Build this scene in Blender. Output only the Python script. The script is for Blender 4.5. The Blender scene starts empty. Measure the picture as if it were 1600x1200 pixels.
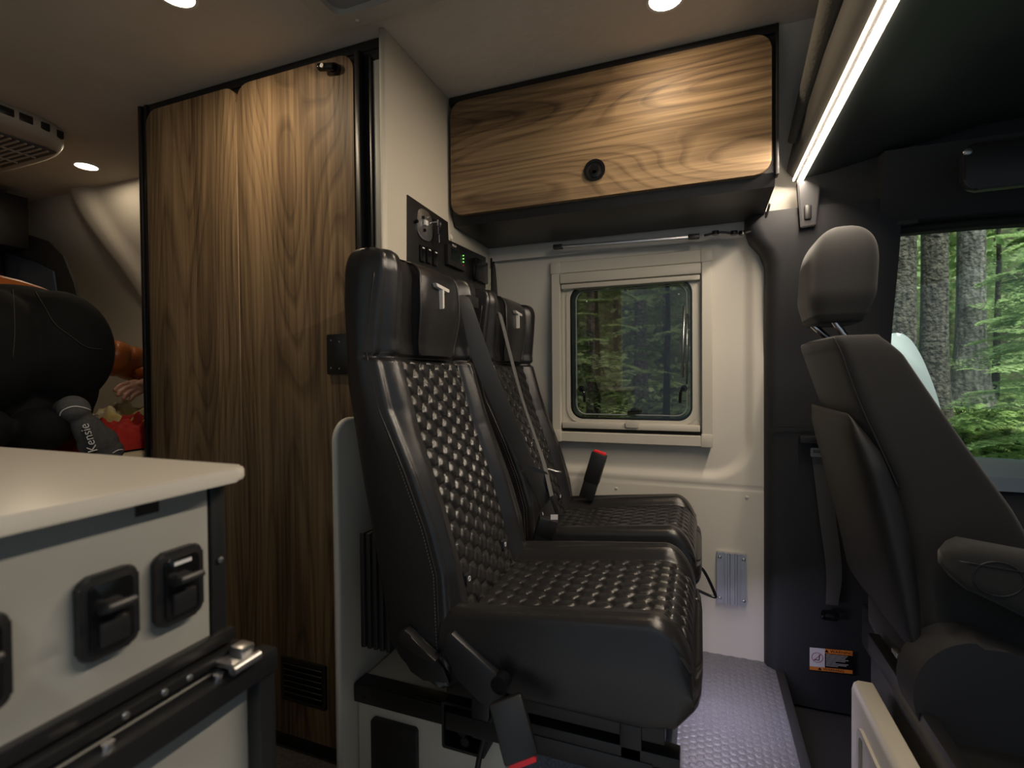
import bpy, bmesh, math, random
from mathutils import Vector, Matrix, noise
import numpy as np
random.seed(7)
PI = math.pi
S = bpy.context.scene
C = S.collection

# ------------------------------------------------------------------ camera
f, YAW, PITCH, ROLL = 780, .3603, -.0165, -.0085
_cy, _sy, _cp, _sp = math.cos(YAW), math.sin(YAW), math.cos(PITCH), math.sin(PITCH)
_F = Vector((-_sy*_cp, _cy*_cp, _sp)); _U0 = Vector((_sy*_sp, -_cy*_sp, _cp)); _R0 = Vector((_cy, _sy, 0))
_R = math.cos(ROLL)*_R0 + math.sin(ROLL)*_U0
_U = -math.sin(ROLL)*_R0 + math.cos(ROLL)*_U0
CAM = Vector((0, 0, 1.0))
cd = bpy.data.cameras.new('camera'); cam = bpy.data.objects.new('camera', cd); C.objects.link(cam)
cam.matrix_world = Matrix(((_R.x, _U.x, -_F.x, 0), (_R.y, _U.y, -_F.y, 0), (_R.z, _U.z, -_F.z, 1.0), (0, 0, 0, 1)))
cd.lens = f/1600*36; cd.sensor_width = 36; cd.sensor_fit = 'HORIZONTAL'; cd.clip_start = .02; cd.clip_end = 200
cd.dof.use_dof = True; cd.dof.focus_distance = 1.5; cd.dof.aperture_fstop = 4.0
S.camera = cam
def at(u, v, **k):
    """real place of a thing measured in the photograph, on a known plane X=, Y= or Z="""
    d = _F + (u-800)/f*_R + (600-v)/f*_U
    a, val = list(k.items())[0]; i = 'XYZ'.index(a)
    t = (val-CAM[i])/d[i]
    return CAM + t*d

# ------------------------------------------------------------------ world, light, exposure
w = bpy.data.worlds.new('sky'); S.world = w; w.use_nodes = True
nt = w.node_tree; bg = nt.nodes['Background']
tc = nt.nodes.new('ShaderNodeTexCoord'); sx = nt.nodes.new('ShaderNodeSeparateXYZ'); rp = nt.nodes.new('ShaderNodeValToRGB')
nt.links.new(tc.outputs['Generated'], sx.inputs[0]); nt.links.new(sx.outputs['Z'], rp.inputs[0]); nt.links.new(rp.outputs[0], bg.inputs[0])
rp.color_ramp.elements[0].position = .0; rp.color_ramp.elements[0].color = (.40, .50, .60, 1)
rp.color_ramp.elements[1].position = .45; rp.color_ramp.elements[1].color = (.72, .86, 1.0, 1)
bg.inputs[1].default_value = .38
S.view_settings.view_transform = 'Standard'; S.view_settings.look = 'None'
S.view_settings.exposure = 0.52; S.view_settings.gamma = 1.0; S.view_settings.use_curve_mapping = False
try: S.cycles.max_bounces = 8; S.cycles.use_denoising = True
except Exception: pass
WARM = (1.0, .80, .56)
def area(name, loc, rot, power, size, color, shape='DISK', size_y=None, spread=None):
    l = bpy.data.lights.new(name, 'AREA'); l.energy = power; l.shape = shape; l.size = size; l.color = color
    if size_y: l.size_y = size_y
    if spread: l.spread = spread
    o = bpy.data.objects.new(name, l); C.objects.link(o); o.location = loc; o.rotation_euler = rot
    return o
# daylight over the open forest clearing on the far side of the van
sun = bpy.data.lights.new('sun', 'SUN'); sun.energy = 6.0; sun.angle = .6; sun.color = (1, .97, .9)
so = bpy.data.objects.new('sun', sun); C.objects.link(so); so.rotation_euler = (math.radians(22), math.radians(14), 0)

# ------------------------------------------------------------------ materials
def nodes(m): return m.node_tree.nodes, m.node_tree.links
def mat(name, col, rough=.5, metal=0., spec=.5, bump=None, var=None, coat=0., sheen=0.):
    m = bpy.data.materials.new(name); m.use_nodes = True
    n, l = nodes(m); b = n['Principled BSDF']
    b.inputs['Base Color'].default_value = (*col, 1); b.inputs['Roughness'].default_value = rough
    b.inputs['Metallic'].default_value = metal; b.inputs['Specular IOR Level'].default_value = spec
    b.inputs['Coat Weight'].default_value = coat; b.inputs['Sheen Weight'].default_value = sheen
    if bump or var: t = n.new('ShaderNodeTexCoord')
    if bump:
        nz = n.new('ShaderNodeTexNoise'); nz.inputs['Scale'].default_value = bump[0]; nz.inputs['Detail'].default_value = 4
        bp = n.new('ShaderNodeBump'); bp.inputs['Strength'].default_value = bump[1]; bp.inputs['Distance'].default_value = bump[2] if len(bump) > 2 else .002
        l.new(t.outputs['Object'], nz.inputs['Vector']); l.new(nz.outputs['Fac'], bp.inputs['Height']); l.new(bp.outputs[0], b.inputs['Normal'])
    if var:   # (scale, colour2, stretch)
        nz = n.new('ShaderNodeTexNoise'); nz.inputs['Scale'].default_value = var[0]; nz.inputs['Detail'].default_value = 6
        mp = n.new('ShaderNodeMapping'); mp.inputs['Scale'].default_value = var[2] if len(var) > 2 else (1, 1, 1)
        r = n.new('ShaderNodeValToRGB'); r.color_ramp.elements[0].position = .35; r.color_ramp.elements[1].position = .65
        r.color_ramp.elements[0].color = (*col, 1); r.color_ramp.elements[1].color = (*var[1], 1)
        l.new(t.outputs['Object'], mp.inputs[0]); l.new(mp.outputs[0], nz.inputs['Vector']); l.new(nz.outputs['Fac'], r.inputs[0]); l.new(r.outputs[0], b.inputs['Base Color'])
    return m
def emit(name, col, s):
    m = bpy.data.materials.new(name); m.use_nodes = True
    n, l = nodes(m); b = n['Principled BSDF']
    b.inputs['Base Color'].default_value = (*col, 1); b.inputs['Emission Color'].default_value = (*col, 1); b.inputs['Emission Strength'].default_value = s
    return m
def wood(name, axis, seed):
    """walnut laminate, grain along axis; long streaks and drawn-out cathedral figures"""
    m = bpy.data.materials.new(name); m.use_nodes = True
    n, l = nodes(m); b = n['Principled BSDF']
    t = n.new('ShaderNodeTexCoord')
    def mapping(along, across, off):
        mp = n.new('ShaderNodeMapping'); s = [across]*3; s[axis] = along
        mp.inputs['Scale'].default_value = s; mp.inputs['Location'].default_value = (off, off*1.7, off*.6)
        l.new(t.outputs['Object'], mp.inputs[0]); return mp
    # slow field whose level lines make the cathedral figure
    a = n.new('ShaderNodeTexNoise'); a.inputs['Scale'].default_value = 1.0; a.inputs['Detail'].default_value = 1.2; a.inputs['Roughness'].default_value = .35
    l.new(mapping(.7, 4.2, seed).outputs[0], a.inputs['Vector'])
    mul = n.new('ShaderNodeMath'); mul.operation = 'MULTIPLY'; mul.inputs[1].default_value = 30
    l.new(a.outputs['Fac'], mul.inputs[0])
    fr = n.new('ShaderNodeMath'); fr.operation = 'FRACT'; l.new(mul.outputs[0], fr.inputs[0])
    rr = n.new('ShaderNodeValToRGB'); e = rr.color_ramp.elements
    e[0].position = 0; e[0].color = (.42, .42, .42, 1); e[1].position = 1; e[1].color = (.5, .5, .5, 1)
    k = rr.color_ramp.elements.new(.55); k.color = (.60, .60, .60, 1); k = rr.color_ramp.elements.new(.86); k.color = (.22, .22, .22, 1)
    l.new(fr.outputs[0], rr.inputs[0])
    # fine streaks
    s1 = n.new('ShaderNodeTexNoise'); s1.inputs['Scale'].default_value = 1.0; s1.inputs['Detail'].default_value = 5; s1.inputs['Roughness'].default_value = .65
    l.new(mapping(2.2, 95, seed+3).outputs[0], s1.inputs['Vector'])
    s2 = n.new('ShaderNodeTexNoise'); s2.inputs['Scale'].default_value = 1.0; s2.inputs['Detail'].default_value = 3
    l.new(mapping(.5, 9, seed+5).outputs[0], s2.inputs['Vector'])
    m1 = n.new('ShaderNodeMix'); m1.data_type = 'FLOAT'; m1.inputs[0].default_value = .62; l.new(rr.outputs[0], m1.inputs[2]); l.new(s1.outputs['Fac'], m1.inputs[3])
    m2 = n.new('ShaderNodeMix'); m2.data_type = 'FLOAT'; m2.inputs[0].default_value = .40; l.new(m1.outputs[0], m2.inputs[2]); l.new(s2.outputs['Fac'], m2.inputs[3])
    cr = n.new('ShaderNodeValToRGB'); e = cr.color_ramp.elements
    e[0].position = .36; e[0].color = (.060, .038, .023, 1); e[1].position = .62; e[1].color = (.36, .245, .135, 1)
    k = cr.color_ramp.elements.new(.48); k.color = (.175, .115, .064, 1)
    l.new(m2.outputs[0], cr.inputs[0]); l.new(cr.outputs[0], b.inputs['Base Color'])
    b.inputs['Roughness'].default_value = .55; b.inputs['Specular IOR Level'].default_value = .25
    bp = n.new('ShaderNodeBump'); bp.inputs['Strength'].default_value = .15; bp.inputs['Distance'].default_value = .001
    l.new(s1.outputs['Fac'], bp.inputs['Height']); l.new(bp.outputs[0], b.inputs['Normal'])
    return m
def leather_mat(name, col, rough):
    m = bpy.data.materials.new(name); m.use_nodes = True
    n, l = nodes(m); b = n['Principled BSDF']
    b.inputs['Base Color'].default_value = (*col, 1); b.inputs['Roughness'].default_value = rough; b.inputs['Specular IOR Level'].default_value = .55
    t = n.new('ShaderNodeTexCoord'); v = n.new('ShaderNodeTexVoronoi'); v.feature = 'DISTANCE_TO_EDGE'; v.inputs['Scale'].default_value = 420
    l.new(t.outputs['Object'], v.inputs['Vector'])
    nz = n.new('ShaderNodeTexNoise'); nz.inputs['Scale'].default_value = 14; nz.inputs['Detail'].default_value = 3; l.new(t.outputs['Object'], nz.inputs['Vector'])
    bp = n.new('ShaderNodeBump'); bp.inputs['Strength'].default_value = .35; bp.inputs['Distance'].default_value = .0008
    b2 = n.new('ShaderNodeBump'); b2.inputs['Strength'].default_value = .25; b2.inputs['Distance'].default_value = .004
    l.new(nz.outputs['Fac'], b2.inputs['Height']); l.new(v.outputs['Distance'], bp.inputs['Height']); l.new(b2.outputs[0], bp.inputs['Normal']); l.new(bp.outputs[0], b.inputs['Normal'])
    return m
LEA = leather_mat('black_leather', (.017, .0165, .0175), .26)
LEA2 = leather_mat('quilted_leather', (.024, .022, .021), .30)
PIP = mat('leather_piping', (.02, .018, .016), .35)
STI = mat('stitching', (.16, .14, .12), .6)
BLKP = mat('black_plastic', (.012, .012, .013), .42, bump=(300, .2, .0005))
BLKM = mat('black_powder_coat', (.010, .010, .011), .38, bump=(500, .15, .0004))
BLKG = mat('black_gloss', (.006, .006, .007), .18)
LAM = mat('white_laminate', (.58, .54, .46), .5, bump=(200, .05, .0005))
LAMC = mat('counter_laminate', (.28, .28, .26), .5)
TOP = mat('solid_surface_top', (.56, .53, .47), .28)
HEAD = mat('headliner_felt', (.52, .48, .42), .95, bump=(9, .5, .012), var=(2.5, (.58, .53, .46)))
WALLM = mat('molded_wall_plastic', (.60, .57, .51), .55, bump=(400, .1, .0006))
FRAMEM = mat('cream_blind_frame', (.52, .49, .42), .45)
GREYP = mat('grey_cab_trim', (.019, .0195, .023), .62, bump=(420, .3, .0008))
DARKP = mat('charcoal_cab_trim', (.022, .023, .026), .7, bump=(420, .25, .0008))
CABH = mat('cab_shelf_underside', (.040, .046, .048), .45, bump=(30, .1, .002))
CLOTH = mat('grey_cab_seat_fabric', (.021, .021, .0215), .8, spec=.25, bump=(600, .4, .0008), sheen=.15)
CLOTHD = mat('dark_seat_shell', (.012, .012, .0135), .55, bump=(400, .3, .0006))
ALU = mat('brushed_aluminium', (.62, .63, .66), .35, 1.0)
CHR = mat('chrome', (.8, .8, .82), .12, 1.0)
STEEL = mat('galvanised_steel', (.5, .5, .5), .35, 1.0)
RED = mat('red_plastic', (.75, .02, .03), .4)
WEB = mat('belt_webbing', (.06, .058, .057), .42, bump=(900, .5, .0008))
WOODV = [wood('walnut_vertical_a', 2, 1.3), wood('walnut_vertical_b', 2, 4.9)]
WOODH = wood('walnut_horizontal', 0, 8.2)
RUB = mat('black_rubber', (.012, .012, .012), .8)
CARP = mat('grey_carpet', (.085, .095, .12), .98, bump=(500, .8, .003), var=(220, (.15, .17, .2)))
CARPB = mat('brown_grey_carpet', (.07, .062, .055), .98, bump=(400, .8, .003), var=(120, (.11, .10, .09)))
JEAN = mat('black_denim', (.006, .0065, .0075), .9, spec=.2, bump=(500, .5, .001), var=(8, (.010, .0105, .012)))
JSTI = mat('denim_thread', (.03, .03, .03), .8)
ORJ = mat('orange_puffer', (.40, .115, .025), .38, bump=(40, .3, .004))
SOCK = mat('grey_sock_knit', (.06, .062, .068), .9, bump=(500, .5, .001), var=(90, (.08, .083, .088)))
WHT = mat('white_print', (.7, .7, .7), .6)
SKIN = mat('skin', (.50, .27, .21), .5)
HAIR = mat('brown_hair', (.05, .03, .02), .5)
BLR = mat('red_blanket', (.42, .02, .015), .9, bump=(25, .6, .01))
BLY = mat('patterned_bedspread', (.62, .60, .50), .9, bump=(25, .5, .01), var=(9, (.55, .45, .12)))
SHEET = mat('cream_sheet', (.55, .48, .36), .9, bump=(12, .4, .01))
GRIP = mat('ac_white_plastic', (.42, .39, .34), .5)
STK_O = mat('sticker_orange', (.62, .20, .03), .5)
STK_W = mat('sticker_white', (.62, .60, .62), .5)
STK_T = mat('sticker_text', (.38, .38, .38), .5)
SPOT = emit('warm_lens', (1.0, .80, .52), 9)
LEDM = emit('led_lens', (1.0, .84, .62), 5)
LEDG = emit('green_led', (.25, .9, .15), .9)
def glass(name, tint, rough=0.0, ior=1.45, mixf=None):
    m = bpy.data.materials.new(name); m.use_nodes = True
    n, l = nodes(m); n.remove(n['Principled BSDF']); out = n['Material Output']
    tr = n.new('ShaderNodeBsdfTransparent'); tr.inputs[0].default_value = (*tint, 1)
    gl = n.new('ShaderNodeBsdfGlossy'); gl.inputs['Roughness'].default_value = rough
    fr = n.new('ShaderNodeFresnel'); fr.inputs[0].default_value = ior
    mx = n.new('ShaderNodeMixShader'); l.new(fr.outputs[0], mx.inputs[0]); l.new(tr.outputs[0], mx.inputs[1]); l.new(gl.outputs[0], mx.inputs[2]); l.new(mx.outputs[0], out.inputs[0])
    return m
GLS = glass('clear_glass', (.90, .95, .92))
GLT = glass('tinted_acrylic', (.40, .38, .38), .02, 1.75)
GLN = glass('dark_tinted_glass', (.12, .16, .25), .02, 1.5)

# ------------------------------------------------------------------ helpers
def link(name, me, m, parent=None, smooth=False):
    o = bpy.data.objects.new(name, me); C.objects.link(o)
    if m is not None:
        for mm in (m if isinstance(m, (list, tuple)) else [m]): me.materials.append(mm)
    if parent is not None:
        off = Vector((0, 0, 0)); q = parent
        while q is not None: off += q.location; q = q.parent
        me.transform(Matrix.Translation(-off)); o.parent = parent
    if smooth:
        for p in me.polygons: p.use_smooth = True
    return o
def mesh(name, verts, faces, m, parent=None, smooth=False):
    me = bpy.data.meshes.new(name); me.from_pydata([tuple(v) for v in verts], [], faces); me.update()
    return link(name, me, m, parent, smooth)
def fromb(name, bm, m, parent=None, smooth=False, ang=None):
    bmesh.ops.recalc_face_normals(bm, faces=bm.faces)
    me = bpy.data.meshes.new(name); bm.to_mesh(me); bm.free()
    o = link(name, me, m, parent, smooth)
    if smooth and ang: 
        try: me.set_sharp_from_angle(angle=math.radians(ang))
        except Exception: pass
    return o
def thing(name, label, cat, loc=(0, 0, 0), group=None):
    o = bpy.data.objects.new(name, None); C.objects.link(o); o.location = loc; o.empty_display_size = .05
    return tag(o, label, cat, group)
def tag(o, label, cat, group=None, kind=None):
    o['label'] = label; o['category'] = cat
    if group: o['group'] = group
    if kind: o['kind'] = kind
    return o
def struct(o): o['kind'] = 'structure'; return o
def bx(bm, x0, x1, y0, y1, z0, z1, bev=0, seg=2, M=None):
    r = bmesh.ops.create_cube(bm, size=1); vs = r['verts']
    for v in vs:
        v.co = Vector(((x0+x1)/2+v.co.x*(x1-x0), (y0+y1)/2+v.co.y*(y1-y0), (z0+z1)/2+v.co.z*(z1-z0)))
    if bev:
        es = list({e for v in vs for e in v.link_edges})
        rr = bmesh.ops.bevel(bm, geom=es, offset=bev, segments=seg, affect='EDGES', profile=.5); vs = list({v for fa in rr['faces'] for v in fa.verts} | {v for v in vs if v.is_valid})
    if M is not None:
        for v in vs: v.co = M @ v.co
    return vs
def box(name, x0, x1, y0, y1, z0, z1, m, parent=None, bev=0, seg=2, M=None):
    bm = bmesh.new(); bx(bm, x0, x1, y0, y1, z0, z1, bev, seg, M); return fromb(name, bm, m, parent, bev > 0, 40)
def obox(name, c, ax, ay, az, sx_, sy_, sz_, m, parent=None, bev=0, seg=2):
    """oriented box: centre c, axes ax ay az, full sizes"""
    M = Matrix(((ax[0], ay[0], az[0], c[0]), (ax[1], ay[1], az[1], c[1]), (ax[2], ay[2], az[2], c[2]), (0, 0, 0, 1)))
    return box(name, -sx_/2, sx_/2, -sy_/2, sy_/2, -sz_/2, sz_/2, m, parent, bev, seg, M)
def frame3(d, up=(0, 0, 1)):
    d = Vector(d).normalized(); s = d.cross(Vector(up))
    if s.length < 1e-4: s = d.cross(Vector((0, 1, 0)))
    s.normalize(); return d, s, s.cross(d)
def cyl(bm, a, b, r0, r1=None, n=24):
    a, b = Vector(a), Vector(b); d, s, t = frame3(b-a); r1 = r0 if r1 is None else r1
    A = [bm.verts.new(a+r0*(math.cos(2*PI*i/n)*s+math.sin(2*PI*i/n)*t)) for i in range(n)]
    B = [bm.verts.new(b+r1*(math.cos(2*PI*i/n)*s+math.sin(2*PI*i/n)*t)) for i in range(n)]
    for i in range(n): bm.faces.new((A[i], A[(i+1) % n], B[(i+1) % n], B[i]))
    bm.faces.new(A[::-1]); bm.faces.new(B)
def cylo(name, a, b, r, m, parent=None, r1=None, n=24):
    bm = bmesh.new(); cyl(bm, a, b, r, r1, n); return fromb(name, bm, m, parent, True, 40)
def spline(pts, n=8):
    pts = [Vector(p) for p in pts]; out = []
    P = [2*pts[0]-pts[1]]+pts+[2*pts[-1]-pts[-2]]
    for i in range(1, len(P)-2):
        for k in range(n):
            t = k/n; a, b, c, d = P[i-1], P[i], P[i+1], P[i+2]
            out.append(.5*((2*b)+(-a+c)*t+(2*a-5*b+4*c-d)*t*t+(-a+3*b-3*c+d)*t**3))
    out.append(pts[-1]); return out
def tube_bm(bm, pts, r, n=8, rf=None, closed=False):
    pts = [Vector(p) for p in pts]; rings = []; prev = None
    for i, p in enumerate(pts):
        d = (pts[(i+1) % len(pts)]-pts[i-1]) if (closed or 0 < i < len(pts)-1) else (pts[1]-pts[0] if i == 0 else pts[-1]-pts[-2])
        d.normalize()
        if prev is None: _, s, _ = frame3(d)
        else:
            s = prev-d*prev.dot(d); s.normalize()
        prev = s; t = d.cross(s); rr = rf(i/(len(pts)-1)) if rf else r
        rings.append([bm.verts.new(p+rr*(math.cos(2*PI*k/n)*s+math.sin(2*PI*k/n)*t)) for k in range(n)])
    for i in range(len(rings)-(0 if closed else 1)):
        A, B = rings[i], rings[(i+1) % len(rings)]
        for k in range(n): bm.faces.new((A[k], A[(k+1) % n], B[(k+1) % n], B[k]))
    if not closed: bm.faces.new(rings[0][::-1]); bm.faces.new(rings[-1])
def tube(name, pts, r, m, parent=None, n=8, rf=None, closed=False):
    bm = bmesh.new(); tube_bm(bm, pts, r, n, rf, closed); return fromb(name, bm, m, parent, True)
def rrect(a0, a1, b0, b1, r, n=8, rs=None):
    """rounded rectangle outline; rs = radii of corners (a0b0, a1b0, a1b1, a0b1)"""
    rs = rs or (r, r, r, r); out = []
    for (ca, cb, st, rr) in ((a0, b0, PI, rs[0]), (a1, b0, 1.5*PI, rs[1]), (a1, b1, 0, rs[2]), (a0, b1, .5*PI, rs[3])):
        if rr <= 1e-5: out.append((ca, cb)); continue
        x = ca+rr if ca == a0 else ca-rr; y = cb+rr if cb == b0 else cb-rr
        for i in range(n+1):
            t = st+.5*PI*i/n; out.append((x+rr*math.cos(t), y+rr*math.sin(t)))
    return out
def place2(p, ax, h):
    a, b = p
    return {'X': (h, a, b), 'Y': (a, h, b), 'Z': (a, b, h)}[ax]
def prism(name, poly, ax, h0, h1, m, parent=None, bev=0, bm=None):
    """outline in the plane across axis ax, from h0 to h1 along it"""
    own = bm is None; bm = bm or bmesh.new()
    A = [bm.verts.new(place2(p, ax, h0)) for p in poly]; B = [bm.verts.new(place2(p, ax, h1)) for p in poly]
    n = len(poly); f0 = bm.faces.new(A[::-1]); f1 = bm.faces.new(B); sd = []
    for i in range(n): bm.faces.new((A[i], A[(i+1) % n], B[(i+1) % n], B[i]))
    if bev:
        es = [e for fa in (f0, f1) for e in fa.edges]
        bmesh.ops.bevel(bm, geom=es, offset=bev, segments=2, affect='EDGES', profile=.5)
    if own: return fromb(name, bm, m, parent, True, 35)
def ringprism(bm, outer, inner, ax, h0, h1):
    n = len(outer); assert n == len(inner)
    V = [[bm.verts.new(place2(p, ax, h)) for p in o] for o, h in ((outer, h0), (outer, h1), (inner, h1), (inner, h0))]
    for k in range(4):
        A, B = V[k], V[(k+1) % 4]
        for i in range(n): bm.faces.new((A[i], A[(i+1) % n], B[(i+1) % n], B[i]))
def loft(bm, rings, cap0=True, cap1=True, closed=True):
    R = [[bm.verts.new(p) for p in r] for r in rings]; n = len(R[0])
    for a in range(len(R)-1):
        for i in range(n if closed else n-1):
            bm.faces.new((R[a][i], R[a][(i+1) % n], R[a+1][(i+1) % n], R[a+1][i]))
    if cap0: bm.faces.new(R[0][::-1])
    if cap1: bm.faces.new(R[-1])
def ell(bm, c, r, rot=None, n=16):
    M = Matrix.Translation(Vector(c))
    if rot is not None: M = M @ rot
    M = M @ Matrix.Diagonal((*r, 1)); bmesh.ops.create_uvsphere(bm, u_segments=n*2, v_segments=n, radius=1, matrix=M)
def caps(bm, a, b, ra, rb, n=16):
    a, b = Vector(a), Vector(b); cyl(bm, a, b, ra, rb, n); ell(bm, a, (ra,)*3, n=8); ell(bm, b, (rb,)*3, n=8)
def blob(name, bm, m, parent, vox=.008, sm=6, disp=None):
    o = fromb(name, bm, m, parent, True)
    r = o.modifiers.new('remesh', 'REMESH'); r.mode = 'VOXEL'; r.voxel_size = vox; r.use_smooth_shade = True
    s = o.modifiers.new('smooth', 'SMOOTH'); s.iterations = sm; s.factor = .5
    return o
def ss(a, b, x):
    t = min(1, max(0, (x-a)/(b-a))); return t*t*(3-2*t)
def interp(x, xs, ys):
    return float(np.interp(x, xs, ys))
def hexdome(a, b, wd, hh):
    """height 0..1 of a field of padded hexagons, wd between columns, hh between rows"""
    best = None
    i = math.floor(a/wd)
    for ii in (i-1, i, i+1, i+2):
        off = .5*hh if ii % 2 else 0
        j = math.floor((b-off)/hh)
        for jj in (j, j+1):
            dx, dy = a-ii*wd, b-(jj*hh+off)
            q = dx*dx+dy*dy
            if best is None or q < best[0]: best = (q, dx, dy)
    dx, dy = abs(best[1])*(hh*.866/wd), abs(best[2]); h = hh/2
    d = max(dy/h, (dy*.5+dx*.866)/h*(1.0))
    return max(0, 1-d**3)**.62 if d < 1 else 0
def screw(name, c, n_, r, m, parent=None):
    c = Vector(c); n_ = Vector(n_).normalized(); bm = bmesh.new(); cyl(bm, c, c+n_*r*.35, r, r*.85, 16); cyl(bm, c+n_*r*.35, c+n_*r*.55, r*.85, r*.4, 16)
    return fromb(name, bm, m, parent, True, 30)
def text(name, body, loc, rot, size, m, parent=None, ext=.0004, align='CENTER'):
    cu = bpy.data.curves.new(name, 'FONT'); cu.body = body; cu.size = size; cu.extrude = ext; cu.align_x = align; cu.align_y = 'CENTER'; cu.materials.append(m)
    tmp = bpy.data.objects.new('tmp', cu); C.objects.link(tmp); bpy.context.view_layer.update()
    me = bpy.data.meshes.new_from_object(tmp.evaluated_get(bpy.context.evaluated_depsgraph_get())); bpy.data.objects.remove(tmp)
    M = Matrix.Translation(Vector(loc)) @ (rot if isinstance(rot, Matrix) else Matrix.Identity(4)); me.transform(M)
    return link(name, me, None, parent)
def basis(xa, ya):
    xa, ya = Vector(xa).normalized(), Vector(ya).normalized(); za = xa.cross(ya)
    return Matrix(((xa.x, ya.x, za.x, 0), (xa.y, ya.y, za.y, 0), (xa.z, ya.z, za.z, 0), (0, 0, 0, 1)))

# plan of the van (metres; X forward, Y towards the far side, Z up)
PX, WY, CZ, WF = -.79, 1.93, 1.935, 1.17   # partition plane, far wall, ceiling, wardrobe face
RZ = -.13                                   # aisle floor
# ================================================================== SETTING
def floor_mat():
    m = bpy.data.materials.new('hex_rubber_floor'); m.use_nodes = True
    n, l = nodes(m); b = n['Principled BSDF']; t = n.new('ShaderNodeTexCoord')
    nz = n.new('ShaderNodeTexNoise'); nz.inputs['Scale'].default_value = 500; nz.inputs['Detail'].default_value = 3
    r = n.new('ShaderNodeValToRGB'); r.color_ramp.elements[0].position = .38; r.color_ramp.elements[0].color = (.075, .075, .085, 1)
    r.color_ramp.elements[1].position = .62; r.color_ramp.elements[1].color = (.20, .20, .215, 1)
    l.new(t.outputs['Object'], nz.inputs['Vector']); l.new(nz.outputs['Fac'], r.inputs[0]); l.new(r.outputs[0], b.inputs['Base Color'])
    b.inputs['Roughness'].default_value = .38
    bp = n.new('ShaderNodeBump'); bp.inputs['Strength'].default_value = .3; bp.inputs['Distance'].default_value = .0006
    l.new(nz.outputs['Fac'], bp.inputs['Height']); l.new(bp.outputs[0], b.inputs['Normal'])
    return m
FLOOR = floor_mat()
def floor_front():
    x0, x1, y0, y1 = -.79, .245, -.4, 1.96
    xs = np.arange(-.12, .244, .0022); ys = np.arange(1.0, 1.96, .0022)
    bm = bmesh.new()
    def h(x, y):   # round raised studs in hexagonal rims
        wd = .0205; hh = .0237; i = math.floor(x/wd); best = 9
        for ii in (i, i+1):
            off = .5*hh if ii % 2 else 0; j = math.floor((y-off)/hh)
            for jj in (j, j+1): best = min(best, math.hypot(x-ii*wd, y-(jj*hh+off)))
        return .0013*(1-ss(.0078, .0098, best))
    G = [[bm.verts.new((x, y, h(x, y))) for y in ys] for x in xs]
    for i in range(len(xs)-1):
        for j in range(len(ys)-1): bm.faces.new((G[i][j], G[i+1][j], G[i+1][j+1], G[i][j+1]))
    X0, X1, Y0, Y1 = xs[0], xs[-1], ys[0], ys[-1]
    for (a, b_, c, d) in ((x0, X0, y0, y1), (X1, x1, y0, y1), (X0, X1, y0, Y0), (X0, X1, Y1, y1)):
        v = [bm.verts.new(p) for p in ((a, c, 0), (b_, c, 0), (b_, d, 0), (a, d, 0))]; bm.faces.new(v)
    o = fromb('floor', bm, FLOOR, None, True); return struct(o)
floor_front()
struct(box('floor', -3.5, -.79, -.4, 1.96, RZ-.03, RZ, CARPB))
struct(box('trim_1', -.79, 2.4, -.4, 1.96, -.14, -.11, DARKP))     # cab foot well
struct(box('ceiling', -3.5, .62, -.45, 1.75, CZ, CZ+.03, HEAD))

# far wall of the living area: moulded panel with a recess round the window
def far_wall():
    bm = bmesh.new(); xs = np.linspace(-.80, .245, 150); zs = np.linspace(-.02, 1.56, 210)
    def y(x, z):
        cx, cz, hx, hz, r = -.33, 1.07, .49, .43, .13
        qx, qz = abs(x-cx)-hx+r, abs(z-cz)-hz+r
        d = math.hypot(max(qx, 0), max(qz, 0))+min(max(qx, qz), 0)-r
        dep = .022*ss(.018, -.018, d)
        g = .004*math.exp(-((z-.600+.01*x)/.0035)**2)       # panel joint
        lean = .10*ss(1.1, 1.9, z)
        return WY-.020-lean+dep+g
    G = [[bm.verts.new((x, y(x, z), z)) for z in zs] for x in xs]
    for i in range(len(xs)-1):
        for j in range(len(zs)-1): bm.faces.new((G[i][j], G[i+1][j], G[i+1][j+1], G[i][j+1]))
    return fromb('wall_far', bm, WALLM, None, True)
wo = far_wall(); struct(wo)
# cut the window opening with a boolean against a rounded prism (kept out of the scene)
win_c = at(988, 547, Y=WY-.03)
gx0, gx1, gz0, gz1 = at(897, 560, Y=WY-.01).x, at(1077, 560, Y=WY-.01).x, at(990, 652, Y=WY-.01).z, at(990, 446, Y=WY-.01).z
bmc = bmesh.new(); prism('c', rrect(gx0-.012, gx1+.012, gz0-.012, gz1+.012, .05), 'Y', 1.7, 2.1, None, bm=bmc)
cut = fromb('cutter', bmc, WALLM); bo = wo.modifiers.new('b', 'BOOLEAN'); bo.object = cut; bo.operation = 'DIFFERENCE'; bo.solver = 'FAST'
# (open sheet: delete the faces inside the opening instead if the boolean has nothing to cut)
wo.modifiers.remove(bo); bpy.data.objects.remove(cut)
bm = bmesh.new(); bm.from_mesh(wo.data)
bmesh.ops.delete(bm, geom=[fa for fa in bm.faces if gx0-.03 < fa.calc_center_median().x < gx1+.03 and gz0-.03 < fa.calc_center_median().z < gz1+.03], context='FACES')
bm.to_mesh(wo.data); bm.free()
struct(box('wall_far', -.80, .55, 2.03, 2.05, -.2, gz0-.06, DARKP)); struct(box('wall_far', -.80, gx0-.05, 2.03, 2.05, gz0-.06, 1.9, DARKP))
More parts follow.
